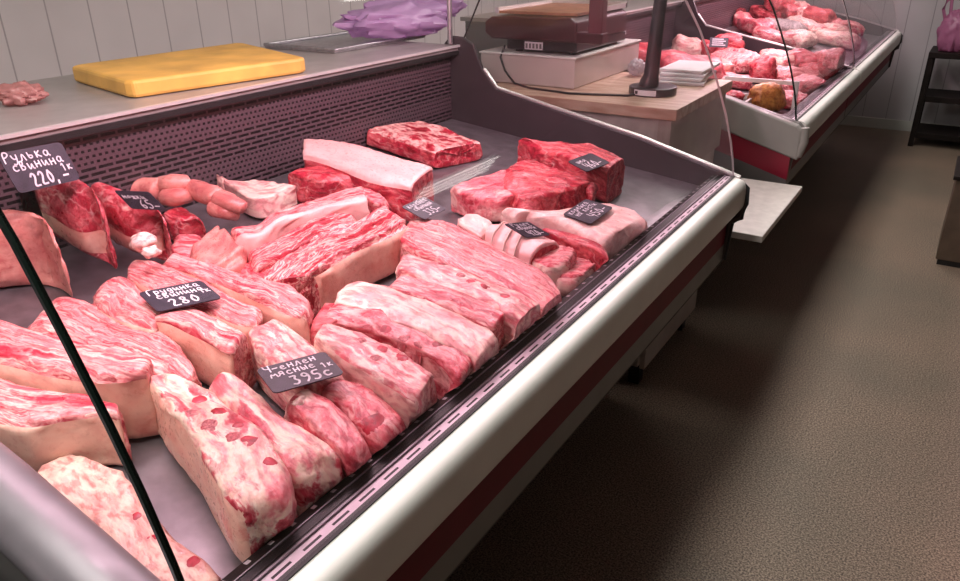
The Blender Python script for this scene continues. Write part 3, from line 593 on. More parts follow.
  [(-0.6649, 0.9079, 0.9788, 0.012, 0), (-0.7636, 0.8908, 0.9906, 0.012, 0), (-0.7235, 0.8868, 0.9858, 0.012, 2), (-0.689, 0.8832, 0.9817, 0.012, 2)], {'r0': 0.4, 'r1': 0.15}),
 ('pork_loin', 'broad pale fat-covered loin with a pink cut end near the front edge', 'bone-in loin pieces along the front edge', 'fat', None, 0.0,
  [(-0.8936, 0.8926, -0.9271, 0.9718, 0.095), (-0.8047, 0.909, -0.8509, 1.0136, 0.095), (-0.6977, 0.9129, -0.7374, 1.0215, 0.095), (-0.6145, 0.9061, -0.642, 1.0098, 0.095), (-0.5833, 0.8976, -0.5924, 0.9866, 0.095)], [],
  {'r0': 0.4, 'r1': 0.2}),
 ('pork_loin', 'belly-side loin with a square layered cut end at the front edge', 'bone-in loin pieces along the front edge', 'belly', None, 0.0,
  [(-0.8496, 0.9912, -0.8535, 1.0424, 0.1), (-0.7722, 1.0035, -0.7937, 1.0689, 0.1), (-0.6833, 1.0041, -0.7089, 1.0807, 0.1), (-0.6121, 1.0022, -0.6207, 1.0881, 0.1)], [], {'r0': 0.3, 'r1': 0.05}),
 ('pork_loin', 'long loin with a white fat ridge and a row of red bone spots', 'bone-in loin pieces along the front edge', 'loinfat', None, 0.0,
  [(-0.8806, 1.0618, -0.8986, 1.1247, 0.105), (-0.7846, 1.0532, -0.8229, 1.1452, 0.105), (-0.6856, 1.0584, -0.7065, 1.1462, 0.105), (-0.5917, 1.0448, -0.5996, 1.135, 0.105), (-0.5495, 1.0277, -0.5482, 1.1016, 0.105)],
  [(-0.8126, 1.1376, 1.0165, 0.013, 0), (-0.7564, 1.1185, 1.0098, 0.011, 2), (-0.6924, 1.1048, 1.0021, 0.012, 0), (-0.7272, 1.1058, 1.0063, 0.01, 0), (-0.6431, 1.0967, 0.9962, 0.012, 0)], {'r0': 0.3, 'r1': 0.2}),
 ('pork_loin', 'long pale streaky loin stretching from the small middle card to the front edge', 'bone-in loin pieces along the front edge', 'belly', None, 0.0,
  [(-0.9675, 1.1897, -1.0284, 1.3218, 0.095), (-0.8494, 1.161, -0.9179, 1.3416, 0.095), (-0.7364, 1.1566, -0.7747, 1.3032, 0.095), (-0.625, 1.1419, -0.6444, 1.2701, 0.095), (-0.566, 1.1285, -0.58, 1.2195, 0.095)], [],
  {'r0': 0.3, 'r1': 0.2}),
 ('fat_piece', 'white fat lump at the left of the tied roast', 'fatty pork trimmings', 'fatwhite', None, 0.0,
  [(-0.9527, 1.3878, -0.945, 1.4381, 0.085), (-0.8911, 1.354, -0.9037, 1.4449, 0.085), (-0.8532, 1.3459, -0.8625, 1.4277, 0.085)], [], {'hl': 0.06, 'r0': 0.4, 'r1': 0.4}),
 ('tied_roast', 'rolled skin-on roast tied with string, dark red at its cut end', 'tied roasts', 'skinroast', 'LT', 0.0,
  [(-0.8665, 1.3626, -0.8694, 1.421, 0.09), (-0.8157, 1.3456, -0.8376, 1.4601, 0.09), (-0.7645, 1.3383, -0.7908, 1.4734, 0.09), (-0.7254, 1.3411, -0.6984, 1.4471, 0.09)], [],
  {'e': 0.75, 'hl': 0.06, 'r0': 0.3, 'r1': 0.03, 'ties': True}),
 ('pork_chop', 'thick pork chop with a white fat rim in front of the tied roast', 'pork chops', 'loin', 'rim', 0.0,
  [(-0.7322, 1.3495, -0.7213, 1.3844, 0.07), (-0.6734, 1.3329, -0.7107, 1.4732, 0.07), (-0.6507, 1.3852, -0.6632, 1.4599, 0.07)], [], {'hl': 0.045, 'r0': 0.35, 'r1': 0.35}),
 ('pork_chop', 'flat pale pork chop partly under the thick chop, against the front edge', 'pork chops', 'loin', 'rim', 0.0,
  [(-0.6599, 1.3416, -0.6909, 1.4771, 0.045), (-0.626, 1.372, -0.6517, 1.4923, 0.045), (-0.6258, 1.4611, -0.6197, 1.4665, 0.045)], [], {'hl': 0.02, 'r0': 0.3, 'r1': 0.3}),
 ('pork_slab', 'large white fat-covered slab carrying the 450 price card', 'big pork slabs', 'fatwhite', None, 0.0,
  [(-0.9085, 1.5233, -0.8577, 1.5244, 0.085), (-0.8097, 1.5523, -0.789, 1.6282, 0.085), (-0.7229, 1.556, -0.741, 1.7417, 0.085), (-0.634, 1.5358, -0.6665, 1.7783, 0.085), (-0.6269, 1.6157, -0.5891, 1.7194, 0.085)], [],
  {'hl': 0.02, 'r0': 0.4, 'r1': 0.25}),
 ('pork_slab', 'red shoulder piece between the white slab and the chops at the front edge', 'big pork slabs', 'lean', None, 0.0,
  [(-0.7957, 1.526, -0.7554, 1.5305, 0.065), (-0.7262, 1.508, -0.7012, 1.5509, 0.065), (-0.665, 1.5071, -0.6368, 1.5357, 0.065), (-0.6281, 1.4994, -0.5958, 1.488, 0.065)], [], {'hl': 0.02, 'r0': 0.4, 'r1': 0.4}),
 ('beef_neck', 'big dark red marbled neck cut at the far corner of the tray', 'dark red neck cuts', 'lean', None, 0.0,
  [(-1.1432, 2.0156, -1.0477, 1.9934, 0.11), (-0.9964, 1.9661, -0.945, 2.0949, 0.11), (-0.8722, 1.9431, -0.8637, 2.1148, 0.11), (-0.8005, 1.9394, -0.8037, 2.0725, 0.11)], [],
  {'bump': 0.006, 'hl': 0.015, 'r0': 0.4, 'r1': 0.06}),
 ('ham_slice', 'rounded pink ham slice left of the dark red neck cuts', 'dark red neck cuts', 'ham', None, 0.0,
  [(-1.1024, 1.5848, -1.0756, 1.5764, 0.075), (-1.0258, 1.5657, -1.0753, 1.6951, 0.075), (-0.9501, 1.6034, -1.0459, 1.8441, 0.075), (-0.9344, 1.6938, -1.0041, 1.8523, 0.075)], [], {'hl': 0.015, 'r0': 0.5, 'r1': 0.4}),
 ('neck_piece', 'ragged red neck piece fanned out between the ham slice and the big neck cut', 'dark red neck cuts', 'lean', None, 0.0,
  [(-0.9675, 1.6483, -1.0573, 1.8061, 0.09), (-0.8846, 1.6366, -1.026, 1.9162, 0.09), (-0.8417, 1.7255, -0.9173, 1.8835, 0.09), (-0.8051, 1.8712, -0.7979, 1.8278, 0.09)], [],
  {'bump': 0.008, 'hl': 0.03, 'r0': 0.4, 'r1': 0.4}),
 ('pork_slab', 'thick pork slab with a smooth pink skin top in front of the back grille', 'big pork slabs', 'skinroast', 'T', 0.0,
  [(-1.459, 1.4151, -1.5529, 1.5169, 0.11), (-1.3491, 1.418, -1.4682, 1.5723, 0.11), (-1.2204, 1.404, -1.2982, 1.5928, 0.11), (-1.1144, 1.4342, -1.1578, 1.5902, 0.11)], [], {'r0': 0.15, 'r1': 0.05}),
 ('rib_slab', 'flat rib slab with a frayed red edge at the far back of the tray', 'pork rib slabs', 'lean', 'T', 0.0,
  [(-1.602, 1.8329, -1.5271, 2.0554, 0.06), (-1.4579, 1.8296, -1.3937, 2.0395, 0.06), (-1.3182, 1.8165, -1.2663, 2.0104, 0.06)], [], {'bump': 0.005, 'hl': 0.03, 'r0': 0.1, 'r1': 0.1, 'ribs': 0.003}),
 ('pork_scrap', 'red lean block left of and below the skin-topped slab', 'small pork scraps', 'lean', None, 0.0,
  [(-1.4421, 1.3331, -1.4344, 1.3744, 0.085), (-1.3468, 1.3504, -1.4041, 1.4643, 0.085), (-1.2827, 1.416, -1.3245, 1.4695, 0.085)], [], {'hl': 0.05, 'r0': 0.4, 'r1': 0.4}),
 ('pork_scrap', 'soft pink fold of fat behind the end of the wavy belly strip', 'small pork scraps', 'loin', None, 0.0,
  [(-1.2146, 1.3512, -1.2464, 1.3618, 0.08), (-1.1544, 1.3399, -1.2309, 1.3975, 0.08), (-1.1342, 1.3774, -1.165, 1.3876, 0.08)], [], {'hl': 0.05, 'r0': 0.5, 'r1': 0.5})]
CARDS=[('black price card handwritten 220 propped on the cut shank at the left edge', [(-1.4256, 0.665, 1.1931), (-1.4109, 0.7765, 1.1913), (-1.4422, 0.7716, 1.2651), (-1.4416, 0.6519, 1.265)],
  [('Рулька', 0.0), ('свинина', 0.06), ('220,-', 0.22, '1к')]),
 ('small black price card with faint chalk figures on the bone-end shank', [(-1.3588, 0.8385, 1.1251), (-1.3028, 0.8726, 1.1183), (-1.3311, 0.8651, 1.1577), (-1.3784, 0.8165, 1.1634)],
  [('ножки', 0.05), ('65-', 0.35)]),
 ('black price card handwritten 280 on the tan skin-faced belly block', [(-1.0441, 0.6479, 1.0503), (-1.0122, 0.7527, 1.0465), (-1.0723, 0.7593, 1.0587), (-1.1201, 0.6674, 1.0644)],
  [('Грудинка', 0.05), ('свинина', 0.12, '1к'), ('280', 0.2)]),
 ('purple-black price card handwritten 395 among the front loin pieces', [(-0.747, 0.6185, 1.0116), (-0.7034, 0.7132, 1.0064), (-0.7647, 0.7432, 1.0158), (-0.8087, 0.6349, 1.021)],
  [('Ч-енлен', 0.03), ('мясные', 0.06, '1к'), ('395с', 0.25)]),
 ('small black price card tilted against the middle rib slab', [(-0.9684, 1.2912, 1.0312), (-0.9708, 1.3787, 1.0315), (-1.0167, 1.3557, 1.06), (-1.018, 1.2692, 1.0602)],
  [('корейка', 0.05), ('свинины', 0.1), ('335-', 0.25)]),
 ('small black price card lying on top of the tied roast', [(-0.7542, 1.3782, 1.0005), (-0.7198, 1.4332, 0.9964), (-0.7708, 1.4167, 1.0235), (-0.8052, 1.3677, 1.0276)],
  [('Рулет', 0.1), ('свиной', 0.1), ('420-', 0.25)]),
 ('black price card handwritten 450 on the white fat-covered slab', [(-0.6781, 1.5655, 0.9894), (-0.6835, 1.6978, 0.99), (-0.7629, 1.7201, 0.9945), (-0.7642, 1.5727, 0.9947)],
  [('корейка', 0.05), ('на кости', 0.08), ('450-', 0.25)]),
 ('dark grey price card lying on the big dark red neck cut', [(-0.8054, 1.8136, 1.0346), (-0.8017, 1.9465, 1.0342), (-0.8678, 1.9756, 1.0421), (-0.8938, 1.8587, 1.0453)],
  [('шея', 0.1), ('460-', 0.15)])]
TROT=[('left pig trotter of the pair by the back grille, toes curled together', [(-1.6206, 0.9962, 1.0745, 0.02), (-1.593, 1.024, 1.0812, 0.025), (-1.5456, 1.0357, 1.0805, 0.027)],
  [[(-1.5661, 1.0515, 1.0829, 0.024), (-1.5248, 1.0559, 1.093, 0.025), (-1.5105, 1.0897, 1.0913, 0.017)],
   [(-1.5384, 1.035, 1.0646, 0.023), (-1.4972, 1.0408, 1.0697, 0.022), (-1.4942, 1.0798, 1.0643, 0.014)]]),
 ('right pig trotter of the pair, pointing at the fatty flap', [(-1.5125, 1.0882, 1.0765, 0.023), (-1.454, 1.084, 1.0745, 0.026), (-1.4026, 1.0834, 1.0683, 0.025)],
  [[(-1.4103, 1.0843, 1.0692, 0.023), (-1.3621, 1.083, 1.0655, 0.021), (-1.3277, 1.0917, 1.0543, 0.014)],
   [(-1.4182, 1.0697, 1.0502, 0.021), (-1.3741, 1.0719, 1.0449, 0.018), (-1.3538, 1.093, 1.0325, 0.012)]])]
FAR=[('ham_piece', 'pale pink round ham end right of the dark display pole', 'fat', -1.418, 4.5063, 0.12, 0.16, 0.14, 0.3, 'meat pieces in the second case', 0.0),
 ('ham_piece', 'large red ham joint behind the stacked white papers', 'ham', -1.1863, 3.8841, 0.13, 0.34, 0.26, 0.5, 'meat pieces in the second case', 0.0),
 ('meat_piece', 'dark red meat piece left of the dark display pole', 'lean', -1.5261, 4.0568, 0.1, 0.24, 0.18, 0.2, 'meat pieces in the second case', 0.0),
 ('meat_piece', 'bright red chunk of meat beside the little price card in the second case', 'lean', -1.2543, 4.5735, 0.09, 0.2, 0.16, 0.4, 'meat pieces in the second case', 0.02),
 ('meat_piece', 'red cube of meat farthest back in the second case', 'lean', -1.2014, 4.5959, 0.09, 0.16, 0.14, 0.8, 'meat pieces in the second case', 0.06),
 ('pork_sheet', 'wide pale pink sheet of pork standing in the middle of the second case', 'belly', -1.0865, 4.4343, 0.09, 0.34, 0.28, 1.2, 'meat pieces in the second case', 0.0),
 ('ham_piece', 'orange pork piece right behind the stacked white papers', 'skin', -1.1154, 3.9992, 0.1, 0.2, 0.16, 0.9, 'meat pieces in the second case', 0.0),
 ('meat_piece', 'crumbled orange-pink trimmings in front of the wide pork sheet', 'loin', -1.0188, 3.9245, 0.07, 0.26, 0.14, 0.2, 'meat pieces in the second case', 0.0),
 ('meat_piece', 'deep red upright slice leaning on the wide pork sheet', 'lean', -0.902, 4.2026, 0.12, 0.12, 0.2, 0.2, 'meat pieces in the second case', 0.0),
 ('smoked_shank', 'golden brown smoked shank at the near corner of the second case', 'smoked', -0.7395, 3.5605, 0.12, 0.16, 0.13, 1.2, 'meat pieces in the second case', 0.0),
 ('pork_cut', 'pink striped belly cut right of the dark glass seam', 'belly', -0.7541, 4.3192, 0.08, 0.3, 0.18, 1.0, 'meat pieces in the second case', 0.0),
 ('pork_cut', 'pale pork cut along the front edge of the second case, nearest corner', 'loin', -0.6671, 3.793, 0.05, 0.22, 0.14, 1.4, 'meat pieces in the second case', 0.0),
 ('pork_cut', 'pink rumpled pork cut in the middle of the front edge row', 'loin', -0.6708, 4.1295, 0.07, 0.26, 0.16, 1.2, 'meat pieces in the second case', 0.0),
 ('pork_cut', 'orange-pink cut against the grey partition of the second case', 'loinfat', -0.8565, 4.559, 0.1, 0.3, 0.22, 0.3, 'meat pieces in the second case', 0.02),
 ('pork_cut', 'red pork cut lying farthest along the front edge of the second case', 'lean', -0.6561, 4.5709, 0.09, 0.3, 0.2, 1.2, 'meat pieces in the second case', 0.02),
 ('pork_cut', 'pale pink cut at the far right corner of the second case', 'loin', -0.6041, 4.5617, 0.08, 0.24, 0.2, 1.3, 'meat pieces in the second case', 0.09),
 ('pork_cut', 'purple-pink cut between the partition and the front edge row', 'ham', -0.7227, 4.5896, 0.08, 0.26, 0.2, 0.7, 'meat pieces in the second case', 0.06),
 ('meat_cut', 'dark red meat pile end at the left of the far case', 'lean', -1.7222, 6.3369, 0.1, 0.3, 0.2, 1.87, 'meat pieces in the far case', 0.0),
 ('meat_cut', 'pink meat slice beside the left pile in the far case', 'ham', -1.5727, 6.2505, 0.1, 0.3, 0.2, 2.23, 'meat pieces in the far case', 0.0),
 ('meat_cut', 'deep pink meat piece under the seam of the glass in the far case', 'ham', -1.3677, 5.9469, 0.1, 0.3, 0.2, 2.39, 'meat pieces in the far case', 0.0),
 ('meat_cut', 'bright pink cut left of the grey fluffy lump', 'lean', -1.4521, 6.63, 0.1, 0.3, 0.2, 2.83, 'meat pieces in the far case', 0.02),
 ('meat_cut', 'red cut behind the grey fluffy lump', 'lean', -1.3087, 6.6533, 0.1, 0.3, 0.2, 2.22, 'meat pieces in the far case', 0.07),
 ('meat_cut', 'pale cut right of the grey fluffy lump', 'fat', -1.1156, 6.4253, 0.1, 0.3, 0.2, 2.77, 'meat pieces in the far case', 0.0),
 ('meat_cut', 'pale pink cut low behind the partition rail', 'loin', -1.1521, 5.5929, 0.1, 0.3, 0.2, 0.09, 'meat pieces in the far case', 0.0),
 ('meat_cut', 'whitish fat piece at the rail in the middle of the far case', 'fat', -1.015, 5.6969, 0.1, 0.3, 0.2, 1.4, 'meat pieces in the far case', 0.0),
 ('meat_cut', 'whitish fat piece nearest the right glass seam', 'fat', -0.8224, 6.0316, 0.1, 0.3, 0.2, 2.83, 'meat pieces in the far case', 0.0),
 ('meat_cut', 'orange-red cut high in the middle of the far case', 'loinfat', -1.2255, 6.6895, 0.1, 0.3, 0.2, 1.95, 'meat pieces in the far case', 0.08),
 ('meat_cut', 'dark red cut right of the orange-red one', 'lean', -1.0873, 6.6063, 0.1, 0.3, 0.2, 2.7, 'meat pieces in the far case', 0.07),
 ('meat_cut', 'pink loaf-like cut near the right glass seam', 'loin', -0.8894, 6.6174, 0.1, 0.3, 0.2, 0.34, 'meat pieces in the far case', 0.02),
 ('meat_cut', 'reddish cut in the far upper corner', 'lean', -1.3816, 6.6745, 0.1, 0.3, 0.2, 1.41, 'meat pieces in the far case', 0.11),
 ('meat_cut', 'pale cut by the front edge of the far case', 'loinfat', -0.9312, 6.2789, 0.1, 0.3, 0.2, 0.74, 'meat pieces in the far case', 0.0),
 ('tripe_bundle', 'grey fluffy bundle among the pink cuts of the far case', 'tripe', -1.2026, 6.094, 0.12, 0.3, 0.24, 0.3, 'meat pieces in the far case', 0.0)]

CAT = {'pork_shank': 'pork shank', 'pork_flap': 'pork flap', 'pork_scrap': 'meat scrap', 'pork_belly': 'pork belly', 'rib_slab': 'ribs', 'pork_loin': 'pork loin',
       'fat_piece': 'pork fat', 'tied_roast': 'roast', 'pork_chop': 'pork chop', 'pork_slab': 'pork slab', 'beef_neck': 'neck meat', 'ham_slice': 'ham', 'neck_piece': 'neck meat'}
for i, (name, label, group, mat, rind, base, st, bones, opt) in enumerate(MEATS):
    op = dict(opt); ce = op.pop('bump', None); op.pop('hl', None)
    if ce: op['bmp'] = ce
    rm = 'pinkskin' if mat == 'skinroast' or rind == 'Lt' else 'tanskin'
    if mat == 'loinfat' and rind: rm = 'fat'
    if rind == 'rim': rm = 'fat'
    if mat == 'lean' and rind == 'T': rm = 'ribtop'
    mt = {'skinroast': MM['lean'], }.get(mat) or MM[mat]
    o = slab(name, st, mt, i * 1.37 + .5, rind=rind, base=base, rindmat=rm, **op)
    tag(o, label, CAT[name], group)
    for k, (x, y, z, r, kind) in enumerate(bones):
        if kind == 1: blob('bone', (x, y, z - .004), (r, r, r * .7), MM['bone'], i + k * .7, o, .35)
        else: spot('bone', o, x, y, r, MM['marrow' if kind == 0 else 'spongy'], i + k * .7)
def foot(label, leg, toes, i):
    def chain(pts, nm, par, mat, seed):
        P = [tuple(p) for p in pts]; V = []; Fc = []; mc = []; nu, nv = 22, 18
        Q = [crom(P, k / nu) for k in range(nu + 1)]
        for k, q in enumerate(Q):
            a = Vector(Q[max(k - 1, 0)][:3]); b = Vector(Q[min(k + 1, nu)][:3]); d = (b - a).normalized(); u = d.cross(Vector((0, 0, 1))).normalized(); w = u.cross(d)
            t = k / nu; ef = math.sqrt(max(.002, 1 - max(0, (abs(2 * t - 1) - .72) / .28) ** 2))
            for j in range(nv):
                an = 2 * math.pi * j / nv; p = Vector(q[:3]) + (u * math.cos(an) * 1.05 + w * math.sin(an) * .95) * q[3] * ef
                p += (p - Vector(q[:3])) * .12 * noise.noise(p * 40 + Vector((seed, 0, 0))); V.append(p); mc.append((t * .1, math.cos(an) * q[3], math.sin(an) * q[3]))
        for k in range(nu):
            for j in range(nv): Fc.append([k * nv + j, k * nv + (j + 1) % nv, (k + 1) * nv + (j + 1) % nv, (k + 1) * nv + j])
        Fc.append([j for j in reversed(range(nv))]); Fc.append([nu * nv + j for j in range(nv)])
        return fin_mesh(nm, V, Fc, mc, seed, mat, par)
    o = chain(leg, 'pig_trotter', None, MM['skin'], i + .3); tag(o, label, 'pig trotter', 'pair of pig trotters')
    for k, t in enumerate(toes): chain(t, 'toe', o, MM['skin'], i + k + .6)
for i, (l, leg, toes) in enumerate(TROT): foot(l, leg, toes, i)
for i, (name, label, mat, x, y, h, ln, wd, rot, group, base) in enumerate(FAR):
    c, s = math.cos(rot), math.sin(rot); st = []
    rr = random.Random(i)
    for t in (-.5, -.2, .15, .5):
        cx, cy = x + c * ln * t + s * .02 * rr.uniform(-1, 1), y + s * ln * t; w = wd / 2 * (1.0 - .9 * abs(t) ** 2) * rr.uniform(.8, 1.1)
        hh = base + h * rr.uniform(.85, 1.1)
        st.append((cx + s * w, cy - c * w, cx - s * w, cy + c * w, hh))
    o = slab(name, st, MM[mat], 60 + i * 1.9, base=base, r0=.55, r1=.5, e=.7, bmp=.014, nu=26, nv=28, box=(3.29, 4.77) if 'second' in group else (4.86, 7.02)); tag(o, label, 'meat', group)

# ------------------------------------------------------------------ price cards with chalk handwriting
G = {
 'Р': [[(.05, 0), (.1, 1), (.4, 1.02), (.5, .78), (.3, .55), (.08, .5)]], 'К': [[(.08, 0), (.1, 1)], [(.48, 1), (.1, .5), (.5, 0)]],
 'Г': [[(.08, 0), (.1, .98), (.5, 1)]], 'Ч': [[(.05, 1), (.1, .55), (.42, .5)], [(.46, 1), (.42, 0)]],
 'р': [[(.05, -.35), (.1, .6)], [(.08, .4), (.25, .6), (.42, .4), (.35, .08), (.1, .08)]], 'у': [[(.05, .6), (.12, .2), (.38, .2)], [(.42, .6), (.36, 0), (.2, -.35), (.02, -.25)]],
 'л': [[(0, 0), (.1, .05), (.22, .6), (.32, .58), (.4, 0)]], 'ь': [[(.08, .6), (.1, .02), (.35, .05), (.38, .3), (.12, .32)]],
 'к': [[(.08, 0), (.1, .6)], [(.38, .6), (.1, .3), (.42, 0)]], 'а': [[(.4, .5), (.2, .6), (.04, .3), (.18, .0), (.36, .15), (.42, .6), (.4, .1), (.5, 0)]],
 'с': [[(.4, .5), (.22, .6), (.04, .32), (.18, 0), (.42, .1)]], 'в': [[(.08, 0), (.1, .85), (.32, .8), (.3, .5), (.1, .42), (.4, .3), (.32, 0), (.08, 0)]],
 'и': [[(.05, .6), (.08, .05), (.2, .05), (.38, .6), (.38, .02), (.48, .02)]], 'н': [[(.07, 0), (.08, .6)], [(.08, .3), (.38, .32)], [(.4, .6), (.4, 0)]],
 'г': [[(.08, 0), (.1, .58), (.38, .6)]], 'д': [[(.4, .5), (.2, .6), (.04, .3), (.18, 0), (.38, .15), (.42, .6), (.36, -.2), (.2, -.35), (.08, -.2)]],
 'ч': [[(.05, .6), (.08, .3), (.36, .3)], [(.4, .6), (.38, 0)]], 'е': [[(.05, .3), (.38, .36), (.3, .58), (.12, .52), (.04, .25), (.16, 0), (.42, .1)]],
 'м': [[(0, 0), (.1, .6), (.25, .2), (.42, .6), (.5, 0)]], 'я': [[(0, 0), (.18, .28), (.08, .48), (.22, .6), (.4, .6), (.38, 0)], [(.38, .28), (.16, .28)]],
 'ы': [[(.05, .6), (.07, 0), (.25, .04), (.27, .3), (.08, .3)], [(.42, .6), (.42, 0)]], 'о': [[(.22, .6), (.04, .32), (.2, 0), (.4, .28), (.22, .6)]],
 'й': [[(.05, .6), (.08, .05), (.2, .05), (.38, .6), (.38, .02)], [(.12, .8), (.22, .74), (.34, .84)]], 'т': [[(0, .58), (.46, .6)], [(.22, .6), (.2, 0)]],
 'ш': [[(.04, .6), (.06, .02), (.25, .02), (.25, .6)], [(.25, .02), (.46, .02), (.46, .6)]], 'ж': [[(0, .6), (.46, 0)], [(.46, .6), (0, 0)], [(.23, .62), (.22, 0)]],
 'з': [[(.05, .5), (.25, .6), (.32, .42), (.15, .32), (.38, .2), (.25, 0), (.02, .08)]],
 '0': [[(.25, 1), (.04, .5), (.22, 0), (.46, .5), (.25, 1)]], '1': [[(.05, .7), (.25, 1), (.25, 0)]], '2': [[(.05, .75), (.22, 1), (.42, .75), (.05, .02), (.48, .05)]],
 '3': [[(.06, .95), (.4, .97), (.2, .6), (.44, .35), (.25, 0), (.03, .12)]], '4': [[(.08, 1), (.04, .45), (.45, .45)], [(.4, .9), (.36, 0)]], '5': [[(.44, 1), (.12, .98), (.08, .58), (.36, .6), (.42, .25), (.22, 0), (.02, .1)]],
 '6': [[(.4, .98), (.1, .6), (.06, .2), (.24, 0), (.42, .2), (.3, .45), (.08, .32)]], '8': [[(.25, .52), (.08, .78), (.24, 1), (.4, .78), (.25, .52), (.05, .25), (.24, 0), (.44, .25), (.25, .52)]],
 '9': [[(.42, .7), (.22, .52), (.06, .75), (.24, 1), (.42, .75), (.4, .3), (.2, 0)]], '-': [[(.05, .35), (.42, .35)]], ',': [[(.1, .08), (.06, -.15)]], ' ': [],
}
def write(card, P, lines, nrm):
    bl, br, tr, tl = P
    def uv(u, v): return (bl * (1 - u) + br * u) * (1 - v) + (tl * (1 - u) + tr * u) * v
    W_ = (br - bl).length; H_ = (tl - bl).length
    mb = MB()
    def text(t, u0, v0, hgt, umax, th):
        adv = .72 * hgt * H_ / W_; n = len(t)
        if n * adv > umax: adv = umax / n
        sx = adv / .60
        for i, ch in enumerate(t):
            for pl in G[ch]:
                pts = [uv(u0 + i * adv + x * sx, v0 + y * hgt + .012 * math.sin(i * 2.3)) + nrm * .0022 for x, y in pl]
                for _ in range(2):
                    if len(pts) > 2:
                        sm = [pts[0]]
                        for a, b in zip(pts, pts[1:]): sm += [a * .75 + b * .25, a * .25 + b * .75]
                        pts = sm + [pts[-1]]
                for a, b in zip(pts, pts[1:]):
                    d = (b - a)
                    if d.length < 1e-6: continue
                    d.normalize(); s = d.cross(nrm) * th * min(1.1, W_ / .105) * (.8 if W_ < .1 else 1); a2 = a - d * th * .6; b2 = b + d * th * .6; k = len(mb.v)
                    mb.v += [a2 - s, a2 + s, b2 + s, b2 - s]; mb.f.append([k, k + 1, k + 2, k + 3])
    n = len(lines); big = .34 if n > 2 else .46
    sp = (.74, .51) if n > 2 else (.60,)
    for i, ln in enumerate(lines):
        last = i == n - 1
        if last: text(ln[0], ln[1] + .05, .07, big, .70 - ln[1] * .4, .0016)
        else: text(ln[0], ln[1] + .04, sp[i], .25, .86 - ln[1], .0011)
        if len(ln) > 2: text(ln[2], .80, .30 if last else .40, .2, .18, .001)
    return mb.build('lettering', MAT['chalk'], card)
for label, P, lines in CARDS:
    bl, br, tr, tl = [Vector(p) for p in P]
    cen = (bl + br + tr + tl) / 4; eu = (br - bl + tr - tl) / 4; ev = (tl - bl + tr - br) / 4
    bl, br, tr, tl = cen - eu - ev, cen + eu - ev, cen + eu + ev, cen - eu + ev
    nrm = ((br - bl).cross(tl - bl)).normalized()
    # rounded rectangle
    def uv(u, v): return (bl * (1 - u) + br * u) * (1 - v) + (tl * (1 - u) + tr * u) * v
    out = []
    for cu, cv, a0 in ((.93, .90, 0), (.07, .90, 90), (.07, .10, 180), (.93, .10, 270)):
        for k in range(4):
            a = R(a0 + k * 30); out.append(uv(cu + .07 * math.cos(a), cv + .10 * math.sin(a)))
    n = len(out); V = [p - nrm * .0008 for p in out] + [p + nrm * .0014 for p in out]
    F_ = [[i, (i + 1) % n, n + (i + 1) % n, n + i] for i in range(n)] + [list(reversed(range(n))), [n + i for i in range(n)]]
    c = obj('price_card', V, F_, MAT['card']); tag(c, label, 'price card', 'chalk price cards')
    write(c, (bl, br, tr, tl), lines, nrm)

# ------------------------------------------------------------------ worktop things
cb = MB().prism_z([(-2.055, 1.20), (-2.04, 1.17), (-1.70, 1.095), (-1.672, 1.10), (-1.590, 1.57), (-1.60, 1.60), (-2.02, 1.755), (-2.05, 1.745)], 1.2715, 1.313).build('cutting_board', MAT['yellow'], bevel=.008)
tag(cb, 'thick worn yellow cutting board on the worktop behind the pork case', 'cutting board')
tr_ = empty('steel_tray', (-1.95, 2.10, 1.2715), 'flat dark steel tray under the purple bag on the worktop', 'tray')
MB().box(-2.13, -1.80, 1.94, 2.45, 1.2715, 1.277).build('pan', MAT['steel'], tr_)
mb = MB(); mb.tube([(-2.13, 1.94, 1.282), (-1.80, 1.94, 1.282), (-1.80, 2.45, 1.282), (-2.13, 2.45, 1.282), (-2.13, 1.94, 1.282)], .006, 8); mb.build('rim', MAT['steel'], tr_, smooth=True)
def crumple(name, c, rad, mat, seed, rz=0., flat=True, amp=.28):
    nu, nv = 48, 26; V = []; Fc = []
    for i in range(nv + 1):
        th = math.pi * i / nv
        for j in range(nu):
            ph = 2 * math.pi * j / nu; d = Vector((math.sin(th) * math.cos(ph), math.sin(th) * math.sin(ph), math.cos(th)))
            q = d * 2.2 + Vector((seed, seed * 2, 0)); k = 1 + amp * (abs(noise.noise(q)) * 1.6 - .4) + amp * .6 * (abs(noise.noise(q * 2.7)) - .25)
            p = Vector((d.x * rad[0] * k, d.y * rad[1] * k, d.z * rad[2] * k)); p.rotate(__import__('mathutils').Euler((0, 0, rz)))
            z = p.z + rad[2] * .8
            V.append(Vector((c[0] + p.x, c[1] + p.y, c[2] + max(z, .001 + .0005 * (j % 2)))))
    for i in range(nv):
        for j in range(nu): Fc.append([i * nu + j, (i + 1) * nu + j, (i + 1) * nu + (j + 1) % nu, i * nu + (j + 1) % nu])
    return obj(name, V, Fc, mat, smooth=True)
PUR = bag_mat('purple_film', (.62, .40, .66)); PINKB = bag_mat('pink_film', (.55, .22, .38)); CLEARB = bag_mat('pale_film', (.66, .60, .64))
pb = crumple('plastic_bag', (-1.84, 2.35, 1.29), (.13, .25, .065), PUR, 3.3, R(-12)); tag(pb, 'crumpled purple plastic bag on the worktop beside the end panel', 'plastic bag')
h = crumple('bag_handle', (-1.86, 2.60, 1.33), (.05, .14, .075), PUR, 8.1, R(-30)); h.parent = pb
bb = crumple('plastic_bag', (-1.86, .93, 1.272), (.05, .05, .025), bag_mat('reddish_film', (.55, .26, .24)), 5.2); tag(bb, 'small reddish bag at the left edge of the worktop', 'plastic bag')

